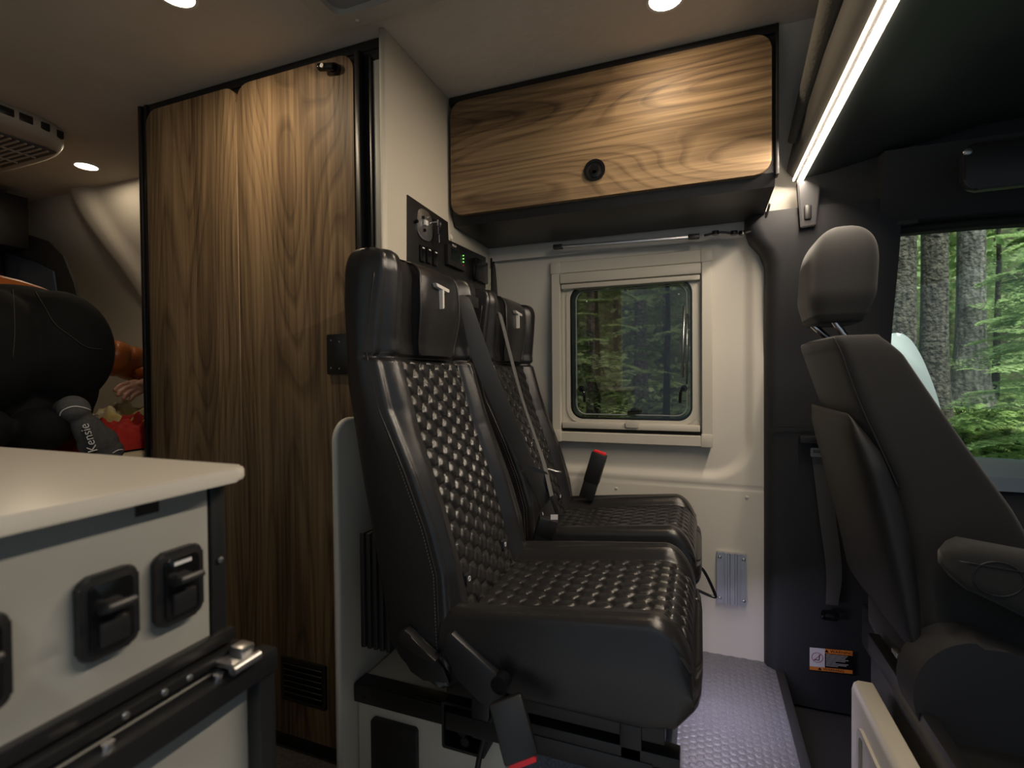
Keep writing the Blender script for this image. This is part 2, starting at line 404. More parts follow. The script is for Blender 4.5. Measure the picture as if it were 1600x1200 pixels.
# sloping upper side wall beside the cabinet
bm = bmesh.new()
loft(bm, [[(x, 1.86, 1.46), (x, 1.84, 1.60), (x, 1.77, 1.74), (x, 1.66, 1.86), (x, 1.50, 1.95)] for x in (-.80, .10, .24, .27, .29, .36)], False, False, False)
o = fromb('wall_far', bm, WALLM, None, True); struct(o)
# screws in the wall panel
wt = [(963, 763), (1167, 777), (1169, 606)]
for i, (u, v) in enumerate(wt):
    lab = ['small white screw cap in wall panel just behind the far seat cushion', 'small white screw cap at the wall panel joint beside the dark pillar', None][i]
    if lab: p = at(u, v, Y=WY-.021); tag(screw('screw_cap', p, (0, -1, 0), .0055, WALLM), lab, 'screw cap')

# rear bay: side wall, window post, bed end
def rear_wall():
    bm = bmesh.new(); xs = np.linspace(-3.5, -1.76, 90); zs = np.linspace(.2, 1.95, 60)
    def y(x, z):
        lean = .30*ss(1.2, 1.95, z)**1.2
        rib = .05*math.exp(-((x+2.62+.25*(z-1))/.075)**4) + .03*math.exp(-((x+2.05)/.05)**4)
        return 1.88-lean-rib*(1-.3*ss(1.3, 1.8, z))
    G = [[bm.verts.new((x, y(x, z), z)) for z in zs] for x in xs]
    for i in range(len(xs)-1):
        for j in range(len(zs)-1): bm.faces.new((G[i][j], G[i+1][j], G[i+1][j+1], G[i][j+1]))
    return struct(fromb('wall_far_rear', bm, WALLM, None, True))
rear_wall()
struct(box('wall_rear', -3.55, -3.5, -.4, 1.9, -.2, 2, WALLM))
# near side: closed behind the galley and beside the cab, open sliding door between
for (a_, b_, c_, d_) in ((-3.5, -2.1, -.15, 1.95), (-1.0, -.62, -.15, 1.95), (-2.1, -1.0, -.15, .98), (-2.1, -1.0, 1.55, 1.95)): struct(box('wall_near', a_, b_, -.45, -.40, c_, d_, WALLM))
struct(box('window_4', -2.1, -1.0, -.43, -.425, .98, 1.55, GLS))
struct(box('wall_near', .80, 1.1, -.45, -.40, -.15, 1.75, DARKP)); struct(box('wall_near', 1.1, 2.4, -.45, -.40, -.15, .75, DARKP))
struct(box('wall_near', -.62, .80, -.45, -.40, 1.80, 1.95, DARKP))

# ================================================================== CAB SIDE
struct(box('wall_front_blocker', 2.4, 2.46, -.45, 1.98, -.15, .95, DARKP)); struct(box('wall_front_blocker', 2.4, 2.46, -.45, 1.98, 1.50, 1.96, DARKP))  # unseen cab front, added to cut the light reaching the galley
struct(box('window_5', 2.42, 2.425, -.45, 1.98, .95, 1.50, GLS))
bm = bmesh.new()   # dark B-pillar trim, rounded towards the living area
prof = []
for z in np.linspace(-.10, 1.515, 42):
    b = .012*ss(.4, .0, z); e = .020*ss(1.30, 1.47, z)*8*ss(1.30, 1.49, z)
    x0 = .205 - (.065*ss(1.30, 1.47, z)**2.5); ln = .09*ss(1.0, 1.5, z)
    ring = [(x0, WY+.05, z)]
    for k in range(9):
        t = k/8*PI/2; ring.append((x0+.045-.045*math.cos(t)+.0, WY-.035-ln-.045*math.sin(t)+.045*.4, z))
    ring += [(.36, WY-.066-ln, z), (.50, WY-.060-ln, z), (.56, WY-.04-ln, z), (.58, WY+.05, z)]
    prof.append(ring)
loft(bm, prof); o = fromb('trim_2', bm, GREYP, None, True, 50); struct(o)
PYF = WY-.065   # front of the pillar
# door below the cab window, sill
struct(box('door_1', .56, 2.4, WY-.10, WY+.06, -.12, .665, DARKP, None, .02))
bm = bmesh.new(); loft(bm, [[(x, WY-.12, .66), (x, WY-.11, .70-.012*(x-.6)), (x, WY-.02, .735-.015*(x-.6)), (x, WY+.05, .735-.015*(x-.6)), (x, WY+.06, .66)] for x in (.56, 1.0, 1.6, 2.4)])
struct(fromb('door_1', bm, mat('door_sill_blue_grey', (.13, .17, .22), .4), None, True, 40))
# header over the door window, curved rubber seal
bm = bmesh.new(); loft(bm, [[(x, 1.93, 1.432-.03*ss(.7, 1.6, x)), (x, 1.80, 1.45-.03*ss(.7, 1.6, x)), (x, 1.765, 1.50-.03*ss(.7, 1.6, x)), (x, 1.74, 1.64), (x, 1.95, 1.66)] for x in np.linspace(.50, 2.4, 14)])
struct(fromb('trim_3', bm, DARKP, None, True, 40))
struct(box('trim_8', .30, 2.4, 1.82, 1.95, 1.40, 1.96, DARKP)) if False else struct(box('trim_8', .30, .60, 1.80, 1.95, 1.44, 1.96, DARKP)); struct(box('trim_8', .60, 2.4, 1.82, 1.95, 1.60, 1.96, DARKP)); struct(box('ceiling', .62, 2.6, -.45, 1.95, CZ, CZ+.03, DARKP))
struct(tube('trim_4', [(x, 1.845, 1.433-.03*ss(.7, 1.6, x)) for x in np.linspace(.48, 2.3, 14)], .012, RUB))
g = box('window_2', .52, 2.3, WY+.02, WY+.025, .70, 1.46, GLS); struct(g)
# seam line on pillar
struct(box('trim_5', .215, .36, PYF-.0115, PYF-.008, .822, .826, RUB))

# overhead cab shelf with the light bar along its edge
sh = thing('overhead_cab_shelf', 'dark overhead shelf spanning the cab above the driver seat', 'overhead shelf', (.287, 1.4, 1.62))
yy = np.linspace(-.35, 1.80, 12)
bm = bmesh.new()
loft(bm, [[(.292, y, 1.630), (.30, y, 1.612), (.36, y, 1.618), (.75, y, 1.70), (1.15, y, 1.715), (1.32, y, 1.62), (1.5, y, 1.60), (1.5, y, 1.80), (.34, y, 1.80), (.31, y, 1.66)] for y in yy])
fromb('shelf_underside', bm, CABH, sh, True, 50)
bm = bmesh.new()
loft(bm, [[(.258, y, 1.640), (.280, y, 1.612), (.292, y, 1.610), (.296, y, 1.64), (.33, y, 1.80), (.37, y, 1.94), (.335, y, 1.94), (.285, y, 1.78)] for y in yy])
fromb('shelf_edge_panel', bm, mat('shelf_edge_grey', (.07, .066, .06), .8, bump=(200, .4, .001)), sh, True, 50)
bm = bmesh.new(); ya, yb = 1.79, .30
for (x0, x1, z0, z1) in ((.2735, .2775, 1.602, 1.611), (.2850, .303, 1.600, 1.612)): bx(bm, x0, x1, yb, ya, z0, z1, .0015)
fromb('light_bar', bm, LEDM, sh, True, 40); box('divider', .2782, .2845, .30, 1.79, 1.599, 1.6125, BLKP, sh)
l = area('shelf_light', (.2935, 1.05, 1.5965), (0, math.radians(35), 0), 8.5, .010, (1, .84, .66), 'RECTANGLE', 1.45)
# pillar cap plate below the shelf end
pc = thing('pillar_cover', 'grey plastic belt-height cover plate under the light bar end', 'cover plate', (.3, 1.78, 1.5))
P0, P1, P2, P3 = at(1246, 283, Y=1.750), at(1283, 280, Y=1.750), at(1275, 352, Y=1.752), at(1251, 356, Y=1.752)
bm = bmesh.new(); loft(bm, [[(P0.x, 1.750, P0.z), (P1.x, 1.750, P1.z), (P1.x, 1.78, P1.z), (P0.x, 1.78, P0.z)], [(P3.x, 1.752, P3.z), (P2.x, 1.752, P2.z), (P2.x, 1.78, P2.z), (P3.x, 1.78, P3.z)]])
bmesh.ops.bevel(bm, geom=bm.edges[:], offset=.003, segments=2, affect='EDGES'); fromb('plate', bm, GREYP, pc, True, 40)
q = at(1262, 332, Y=1.752); obox('slider', (q.x, q.y, q.z), (1, 0, 0), (0, 1, 0), (0, 0, 1), .020, .016, .045, BLKP, pc, .005)
# soft bulge of felt beside the shelf
bm = bmesh.new(); loft(bm, [[(.262+.035*t+(.012+.028*t)*math.cos(a), 1.72-.60*t+.03*math.sin(a), 1.70+.22*t+.02*math.sin(a)) for a in np.linspace(0, 2*PI, 13)[:-1]] for t in np.linspace(0, 1, 8)])
struct(fromb('trim_6', bm, mat('grey_felt_trim', (.13, .125, .11), .95, bump=(150, .9, .003)), None, True))
# sun visor
sv = thing('sun_visor', 'black folded sun visor high at the cab roof edge', 'sun visor', (1.0, 1.6, 1.55))
a, b = at(1500, 300, Y=1.62), at(1640, 215, Y=1.62)
prism('visor_pad', rrect(a.x, b.x+.15, a.z-.005, a.z+.115, .03), 'Y', 1.60, 1.625, BLKP, sv, .006)
c_ = at(1512, 237, Y=1.60); screw('visor_hinge', (c_.x, 1.60, c_.z), (0, -1, 0), .010, STEEL, sv)

# seat belt on the pillar
sb = thing('cab_seat_belt', 'black seat belt hanging down the dark pillar behind the driver seat', 'seat belt', (.38, PYF, .2))
k = at(1272, 687, Y=PYF-.02); Yb = PYF-.028
obox('belt_guide', (k.x, PYF-.02, k.z), (1, 0, 0), (0, 1, 0), (0, 0, 1), .085, .03, .026, BLKP, sb, .005)
def ribbon(name, pts, wds, m, parent, th=.0015, n=8):
    """pts centre line, wds width vectors"""
    P = spline(pts, n); Wd = spline(wds, n); bm = bmesh.new(); rings = []
    for i, p in enumerate(P):
        t = (P[min(i+1, len(P)-1)]-P[max(i-1, 0)]).normalized(); wv = Wd[i]*.5; nn = t.cross(wv).normalized()*th/2
        rings.append([p-wv-nn, p-wv*.9-nn*1.6, p+wv*.9-nn*1.6, p+wv-nn, p+wv+nn, p+wv*.9+nn*1.6, p-wv*.9+nn*1.6, p-wv+nn])
    loft(bm, rings); return fromb(name, bm, m, parent, True, 40)
A = at(1280, 700, Y=Yb); B = at(1292, 800, Y=Yb); D = at(1303, 890, Y=Yb); E = at(1300, 945, Y=Yb)
ribbon('belt_strap', [A, B, D, E], [(.046, 0, 0), (.046, 0, 0), (.044, .0, 0), (.034, 0, 0)], WEB, sb)
q = at(1276, 706, Y=Yb-.012); bm = bmesh.new(); o1 = rrect(q.x-.017, q.x+.017, q.z-.016, q.z+.012, .004); i1 = rrect(q.x-.010, q.x+.010, q.z-.004, q.z+.006, .002)
ringprism(bm, o1, i1, 'Y', Yb-.013, Yb-.010); fromb('tongue', bm, STEEL, sb)
q = at(1298, 962, Y=Yb); bm = bmesh.new(); ringprism(bm, rrect(q.x-.028, q.x+.022, q.z-.014, q.z+.018, .012), rrect(q.x-.016, q.x+.010, q.z-.005, q.z+.006, .003), 'Y', Yb-.006, Yb-.002); fromb('anchor_plate', bm, BLKG, sb)
screw('anchor_bolt', (q.x-.022, Yb-.006, q.z-.006), (0, -1, 0), .008, BLKG, sb)
# warning sticker
st = thing('warning_sticker', 'orange, white and black warning sticker low on the dark pillar', 'sticker', tuple(at(1296, 1032, Y=PYF-.015)))
cs = [at(1262, 1011, Y=PYF-.012), at(1329, 1016, Y=PYF-.012), at(1332, 1053, Y=PYF-.012), at(1265, 1046, Y=PYF-.012)]
o_ = cs[3]; ux = (cs[2]-cs[3]); uz = (cs[0]-cs[3]); W_, H_ = ux.length, uz.length; ux.normalize(); uz = Vector((0, 0, 1)); un = Vector((0, -1, 0))
def sq(name, a0, a1, b0, b1, m, h):
    c = o_+ux*(a0+a1)/2*W_+uz*(b0+b1)/2*H_+un*h; obox(name, c, ux, un, uz, (a1-a0)*W_, .0005, (b1-b0)*H_, m, st)
sq('backing', 0, 1, 0, 1, BLKG, 0); sq('pictogram_field', 0, .36, .16, 1, STK_W, .0006); sq('orange_band', .36, 1, .80, 1, STK_O, .0006); sq('orange_band', 0, 1, 0, .16, STK_O, .0006)
Mst = basis(ux, uz)
text('warning_word', '\u25b2 WARNING', o_+ux*.68*W_+uz*.90*H_+un*.0012, Mst, .013, BLKG, st, .0001)
text('warning_word', '\u25b2 WARNING', o_+ux*.5*W_+uz*.08*H_+un*.0012, Mst, .012, BLKG, st, .0001)
for i in range(9):
    ln = [.9, .85, .8, .93, .8, .4, .92, .85, .5][i]; sq('text_line', .385, .385+.56*ln, .735-.062*i, .760-.062*i, STK_T, .0008)
bm = bmesh.new(); c = o_+ux*.18*W_+uz*.58*H_+un*.0012; rr = .13*W_; ring = [c+ux*rr*math.cos(t)+uz*rr*math.sin(t) for t in np.linspace(0, 2*PI, 33)[:-1]]
tube_bm(bm, ring, .0009, 6, None, True); tube_bm(bm, [c-ux*rr*.7-uz*rr*.7, c+ux*rr*.7+uz*rr*.7], .0009, 6); fromb('prohibition_ring', bm, mat('sticker_maroon', (.30, .03, .06), .5), st)
bm = bmesh.new(); tube_bm(bm, [c-ux*rr*.55-uz*rr*.5, c+ux*rr*.35-uz*rr*.5, c+ux*rr*.4+uz*rr*.3], .0013, 6); ell(bm, c+ux*rr*.42+uz*rr*.5, (.002, .0005, .002)); fromb('figure', bm, BLKG, st)

# cream seat pedestal panel & black rail under the driver seat
sp_ = thing('seat_pedestal', 'cream moulded panel on the base below the driver seat', 'seat base', (.4, 1.1, -.1))
pts = [(1.335, .335), (1.32, .36), (1.06, .375), (.6, .42)]
def sidepanel():
    bm = bmesh.new(); T = at(1336, 1066, Y=1.32); x0 = T.x
    # long face seen from the side door, running back along Y
    rings = []
    for y in np.linspace(.55, 1.33, 20):
        x = x0-.004+.0*(1.33-y)
        rings.append([(x, y, -.11), (x, y, T.z-.020), (x+.004, y, T.z-.006), (x+.012, y, T.z), (x+.040, y, T.z), (x+.046, y, T.z-.01), (x+.046, y, -.11)])
    loft(bm, rings); fromb('panel', bm, FRAMEM, sp_, True, 40)
    bm = bmesh.new(); x = x0-.004
    ringprism(bm, rrect(.60, 1.27, -.08, T.z-.06, .03), rrect(.615, 1.255, -.065, T.z-.075, .02), 'X', x-.006, x); fromb('raised_rib', bm, FRAMEM, sp_, True, 40)
    return T
T = sidepanel()
box('seat_rail', T.x+.05, T.x+.075, .45, 1.42, T.z+.03, T.z+.075, BLKM, sp_, .004)
box('pedestal_box', T.x+.06, .86, .75, 1.44, -.11, T.z+.03, BLKM, sp_, .01)
q = at(1385, 1018, Y=1.25); box('rail_clip', T.x+.052, T.x+.068, 1.24, 1.27, q.z-.008, q.z+.003, STEEL, sp_, .003)
# black edge strip of the raised floor
struct(box('trim_7', .236, .262, -.3, 1.90, -.11, .004, RUB, None, .003))

# ------------------------------------------------------------------ driver seat
ds = thing('driver_seat', 'charcoal fabric driver seat with headrest, seen from behind on the right', 'seat', (.45, 1.42, .0))
yc, hw = 1.42, .235
def rows(tab, y0, y1): pass
# backrest: slices along height; front edge and rear edge measured at the near side (Y=1.2)
yc, hw = 1.405, .208
front = [at(u, v, Y=1.2) for u, v in ((1392, 526), (1420, 552), (1462, 612), (1524, 700), (1598, 800), (1645, 880), (1664, 960), (1668, 1030), (1660, 1080))]
rear = [at(u, v, Y=1.2) for u, v in ((1297, 523), (1312, 550), (1330, 600), (1345, 640), (1372, 700), (1400, 760), (1435, 900), (1445, 990), (1450, 1040))]
fz, fx = [p.z for p in front][::-1], [p.x for p in front][::-1]; rz_, rx = [p.z for p in rear][::-1], [p.x for p in rear][::-1]
bm = bmesh.new(); R = []
for z in list(np.linspace(.34, 1.03, 50))+[1.078-.048*(1-math.sin(t)) for t in np.linspace(.1, PI/2, 10)]:
    xf, xr = interp(z, fz, fx), interp(z, rz_, rx); k_ = 0 if z < 1.03 else (z-1.03)/.048; rd = 1-math.sqrt(max(0, 1-k_*k_)); hwz = hw*(1-.06*rd)
    mid = (xf+xr)/2; half = (xf-xr)/2*(1-.22*rd); ring = []
    for t in np.linspace(0, 2*PI, 73)[:-1]:
        c, s = math.cos(t), math.sin(t); e = .24
        X = mid+half*math.copysign(abs(c)**e, c); Y = yc+hwz*math.copysign(abs(s)**e, s)
        if c > .5: X -= .02*math.exp(-((Y-yc)/.12)**2)
        if c < -.5: X -= .012*math.exp(-((Y-yc)/.12)**2)
        ring.append((X, Y, z))
    R.append(ring)
loft(bm, R); o = fromb('backrest', bm, CLOTH, ds, True)
# hard shell on the back
bm = bmesh.new(); R = []
def I(z, L, Y_): 
    q = sorted([(p.z, p.x) for p in (at(u, v, Y=Y_) for u, v in L)]); return interp(z, [a[0] for a in q], [a[1] for a in q])
LL = ((1262, 618), (1266, 660), (1290, 750), (1323, 881), (1361, 937), (1396, 983), (1424, 1035)); LR = ((1300, 618), (1340, 647), (1391, 710), (1424, 790), (1441, 857), (1450, 930), (1450, 1000))
for i in range(44):
    z = .915-.47*i/43; k_ = i/43; xr = I(z, LL, 1.60)-.004; xf = I(z, LR, 1.19); xf = max(xf, xr+.012); mid = (xr+xf)/2; half = (xf-xr)/2; t0_ = min(1, (i+.5)/4)**.5; ring = []
    for q in np.linspace(0, 2*PI, 61)[:-1]:
        c, s = math.cos(q), math.sin(q); ring.append((mid+half*t0_*math.copysign(abs(c)**.72, c), yc+.225*(.80+.20*min(1, i/10)**.5)*math.copysign(abs(s)**.5, s), z))
    R.append(ring)
loft(bm, R); fromb('back_shell', bm, CLOTHD, ds, True)
# seams
tube('seam', spline([at(1302, 527, Y=1.203), at(1315, 552, Y=1.199), at(1332, 600, Y=1.199), at(1350, 645, Y=1.199), at(1378, 705, Y=1.199), at(1405, 765, Y=1.199)], 8), .0016, CLOTHD, ds)
# headrest
H = at(1309, 428, Y=1.42); hx = (at(1372, 430, Y=1.3).x-at(1250, 430, Y=1.3).x)/2; xr_h, xf_h = at(1268, 440, Y=1.31).x, at(1380, 440, Y=1.31).x; H = Vector(((xr_h+xf_h)/2-.006, 1.41, 1.2)); hx = (xf_h-xr_h)/2
bm = bmesh.new(); R = []
zt, zb = at(1310, 350, Y=1.35).z, at(1310, 503, Y=1.35).z
for z in np.linspace(0, 1, 40):
    zz_ = zb+(zt-zb)*z; prof_ = (1-(2*max(0, z-.45)/1.1)**2.6)**.5 if z > .45 else (.80+.20*ss(0, .3, z))
    if z < .03: prof_ *= .9
    if z > .5: prof_ = max(.02, (1-((z-.5)/.5001)**2.8))**.5
    elif z >= .45: prof_ = 1
    ring = []
    for q in np.linspace(0, 2*PI, 49)[:-1]:
        c, s = math.cos(q), math.sin(q)
        ring.append((H.x+.012*z+hx*prof_*math.copysign(abs(c)**.5, c), 1.41+.118*prof_**.7*math.copysign(abs(s)**.45, s), zz_))
    R.append(ring)
loft(bm, R); hr_ = fromb('headrest', bm, CLOTH, ds, True)
hs = []
for t in np.linspace(0, 1, 16):
    z = zb+.01+(zt-zb-.02)*t; pf = 1 if t < .5 else max(.02, 1-((t-.5)/.51)**2.8)**.5
    hs.append((H.x+.012*t-hx*.72*pf*(.80+.2*ss(0, .3, t)), 1.41-.108*pf**.7*(.83+.17*ss(0, .3, t)), z))
tube('headrest_seam', hs, .0013, CLOTHD, hr_)
for (u, v, u2, v2) in ((1300, 495, 1318, 522), (1275, 512, 1293, 528)):
    a, b = at(u, v, Y=yc-.03 if u > 1290 else yc+.06), at(u2, v2, Y=yc-.03 if u > 1290 else yc+.06)
    tube('headrest_post', [a+(a-b)*.6, a, b, b+(b-a)*.5], .008, CHR, ds, 12)
# armrest on the near side
bm = bmesh.new(); a0 = at(1486, 868, Y=1.13); R = []
for t in np.linspace(0, 1, 24):
    x = a0.x-.010+.36*t; zt_ = a0.z+.032-.045*t; h_ = (.042+.022*ss(0, .5, t)); sc = min(1, (t*24+.25)/2.2)**.5; zc_ = zt_-h_
    ring = []
    for q in np.linspace(0, 2*PI, 33)[:-1]:
        c, s = math.cos(q), math.sin(q); ring.append((x, 1.145+.036*sc*math.copysign(abs(c)**.5, c), zc_+h_*sc*math.copysign(abs(s)**.55, s)))
    R.append(ring)
loft(bm, R); ar_ = fromb('armrest', bm, CLOTH, ds, True)
p = [(a0.x-.004+.34*t, 1.1085, a0.z-.002-.030*t) for t in np.linspace(.02, 1, 20)]
tube('armrest_seam', p, .0013, CLOTHD, ar_)
cc = at(1560, 905, Y=1.108)
tube('armrest_cap', [(cc.x+.035*math.cos(t), 1.1085, cc.z+.030*math.sin(t)) for t in np.linspace(0, 2*PI, 40)[:-1]], .0014, CLOTHD, ar_, 6, None, True)
# large recliner hinge cover, cushion
hc = at(1530, 1085, Y=1.16)
bm = bmesh.new(); out = []
for t in np.linspace(0, 2*PI, 49)[:-1]:
    c, s = math.cos(t), math.sin(t); x = .105*c; z = .115*s
    if c > 0: x += .14*c; z -= .06*c
    out.append((hc.x-.01+x, hc.z+z))
prism('hinge_cover', out, 'Y', 1.115, 1.20, GREYP, ds, .010)
prism('hinge_recess', rrect(hc.x+.06, hc.x+.20, hc.z-.07, hc.z-.02, .02), 'Y', 1.108, 1.118, BLKP, ds, .003)
bm = bmesh.new(); R = []
for t in np.linspace(0, 1, 20):
    x = .53+.45*t; sc = min(1, t*6+.4)*min(1, (1-t)*8+.3); R.append([(x, yc+.25*math.copysign(abs(math.cos(q))**.4, math.cos(q)), .40+.03*t+.085*sc**.5*math.copysign(abs(math.sin(q))**.5, math.sin(q))) for q in np.linspace(0, 2*PI, 41)[:-1]])
loft(bm, R); fromb('seat_cushion', bm, CLOTH, ds, True)
box('seat_frame', .42, .92, 1.18, 1.64, .24, .36, BLKM, ds, .01)

# ================================================================== WARDROBE
wd = thing('wardrobe', 'tall walnut wardrobe with two narrow doors in a black frame', 'wardrobe', (-1.3, WF, RZ))
wx0, wx1 = -1.795, PX
bm = bmesh.new()
bx(bm, wx0, wx0+.040, WF, 1.75, RZ, CZ-.004)              # left post + side
bx(bm, wx0+.040, wx1-.012, WF+.004, WF+.03, -.08, CZ-.006)   # backing board behind the doors
bx(bm, wx0+.040, wx1-.012, WF+.0, 1.6, RZ, -.085)         # toe kick
bx(bm, wx0+.040, wx1-.012, WF-.0, WF+.05, 1.905, CZ-.004)
fromb('frame', bm, BLKM, wd)
bm = bmesh.new(); bx(bm, wx0-.002, wx0+.012, WF-.008, WF, RZ, CZ-.004, .002); bx(bm, wx0+.026, wx0+.040, WF-.006, WF, RZ, CZ-.004, .002); fromb('edge_profile', bm, BLKM, wd, True, 40)
xm = at(374, 300, Y=WF-.012).x; xr_ = at(556, 300, Y=WF-.012).x
xl_ = at(233, 300, Y=WF-.012).x
zt1 = 1.898
d1 = thing('door', '', '', (xl_, WF, 0)); del d1['label']; del d1['category']; d1.parent = wd; d1.location = Vector((xl_, WF, 0))-Vector(wd.location)
def door_panel(name, a, b, m):
    pr_ = rrect(a, b, -.075, zt1, .04, 8, (.002, .002, .045, .045))
    return prism(name, pr_, 'Y', WF-.018, WF+.002, m, wd, .0015)
bpy.data.objects.remove(d1)
dl = door_panel('door', xl_, xm-.002, WOODV[0]); dr = door_panel('door', xm+.002, xr_, WOODV[1])
tube('edge_strip', [(xm, WF-.0185, -.07), (xm, WF-.0185, zt1-.05)], .0016, mat('tan_edge_band', (.32, .22, .13), .5), wd, 6)
# right-hand recess: black column, pale strip
box('side_column', xr_+.006, xr_+.022, WF-.020, WF+.01, -.08, 1.90, BLKM, wd, .002)
box('side_column', PX-.055, PX-.048, WF-.016, WF+.01, -.08, 1.875, BLKM, wd, .001)
box('pale_strip', PX-.046, PX-.020, WF-.010, WF+.01, -.08, 1.865, LAMC, wd, .001)
# catch at the top right of the door
q = at(516, 107, Y=WF-.03); bm = bmesh.new()
cyl(bm, (q.x+.012, WF-.018, q.z), (q.x+.012, WF-.030, q.z), .016, .014); cyl(bm, (q.x+.016, WF-.034, q.z-.001), (q.x-.026, WF-.040, q.z+.003), .0105, .0105); ell(bm, (q.x-.026, WF-.040, q.z+.003), (.009, .0105, .0105))
dc_ = fromb('door_catch', bm, BLKG, dr, True, 40)
q = at(505, 104, Y=WF-.045); cylo('catch_button', (q.x, WF-.052, q.z), (q.x, WF-.048, q.z), .006, STEEL, dr)
# vent grille
v0, v1 = at(441, 1022, Y=WF-.02), at(511, 1112, Y=WF-.02)
vg = bmesh.new(); a, b, c, d = v0.x, v1.x, v1.z+.004, v0.z-.004
ringprism(vg, rrect(a, b, c, d, .003), rrect(a+.012, b-.012, c+.012, d-.012, .002), 'Y', WF-.026, WF-.018)
bx(vg, a+.01, b-.01, WF-.0195, WF-.0182, c+.01, d-.01)
vg_ = fromb('vent_grille', vg, BLKP, wd)
for i in range(6):
    z = c+.022+(d-c-.044)*i/5; obox('vent_slat', ((a+b)/2, WF-.023, z), (1, 0, 0), (0, .8, .6), (0, -.6, .8), b-a-.024, .003, .018, BLKP, vg_, .001)
# catch plate at right edge
q0, q1 = at(512, 523, Y=WF-.022), at(545, 585, Y=WF-.022)
cp0 = prism('catch_plate', rrect(q0.x, q1.x, q1.z, q0.z, .004), 'Y', WF-.027, WF-.018, BLKM, wd, .001)
for s in ((517, 532), (517, 575), (530, 534), (530, 576)): p = at(*s, Y=WF-.027); screw('plate_screw', p, (0, -1, 0), .0025, STEEL, cp0)

# ================================================================== PARTITION
pt = thing('partition_panel', 'tall cream partition board between wardrobe and seats with low front extension', 'partition', (PX, 1.4, RZ))
poly = [(1.150, CZ-.003), (1.150, .90)] ; yl = .945
low = [(1.150, .905-.0)]
outl = [(1.150, CZ-.002), (1.150, .895)]
for i in range(9):
    t = PI/2+i/8*PI/2; outl.append((yl+.045+.045*math.cos(t), .850+.045*math.sin(t)))
outl += [(yl, RZ), (1.86, RZ), (1.86, 1.45), (1.83, 1.60), (1.60, CZ-.002)]
prism('board', outl, 'X', PX-.016, PX, LAM, pt, .001)
box('corner_profile', PX+.001, PX+.010, 1.858, 1.93, .25, 1.50, BLKM, pt, .001)
tube('edge_band', [(PX-.008, y, z) for y, z in outl[:12]], .0085, mat('white_edge_band', (.66, .63, .56), .4), pt, 8)

# bench box below the seats
bb = thing('bench_box', 'pale box beneath the seats with black angle trim', 'bench', (-.6, 1.1, 0))
c0, c1 = at(548, 1076, Y=.985), at(711, 1110, Y=.985); bz = .245
box('box', PX+.003, -.40, 1.0, 1.86, 0.002, bz-.002, LAM, bb, .001)
box('top_panel', PX+.003, -.20, 1.0, 1.86, bz, bz+.006, LAM, bb, .001)
box('angle_trim', PX+.004, -.20, .990, 1.03, bz+.007, bz+.013, BLKM, bb, .001); box('angle_trim', PX+.004, -.20, .982, .990, bz-.030, bz+.013, BLKM, bb, .002)
for u, v in ((569, 1090), (582, 1083), (677, 1110), (672, 1097)): p = at(u, v, Y=.982); screw('trim_screw', (p.x, .982, min(p.z, bz+.005)), (0, -1, 0), .003, BLKG, bb)
p0, p1 = at(583, 1115, Y=.995), at(655, 1200, Y=.995)
prism('access_plate', rrect(p0.x, p1.x-.003, .03, p0.z-.006, .006), 'Y', .985, .999, BLKP, bb, .002)
box('carpet_base', -.40, -.06, 1.03, 1.84, 0.002, .20, CARP, bb, .012, 3)

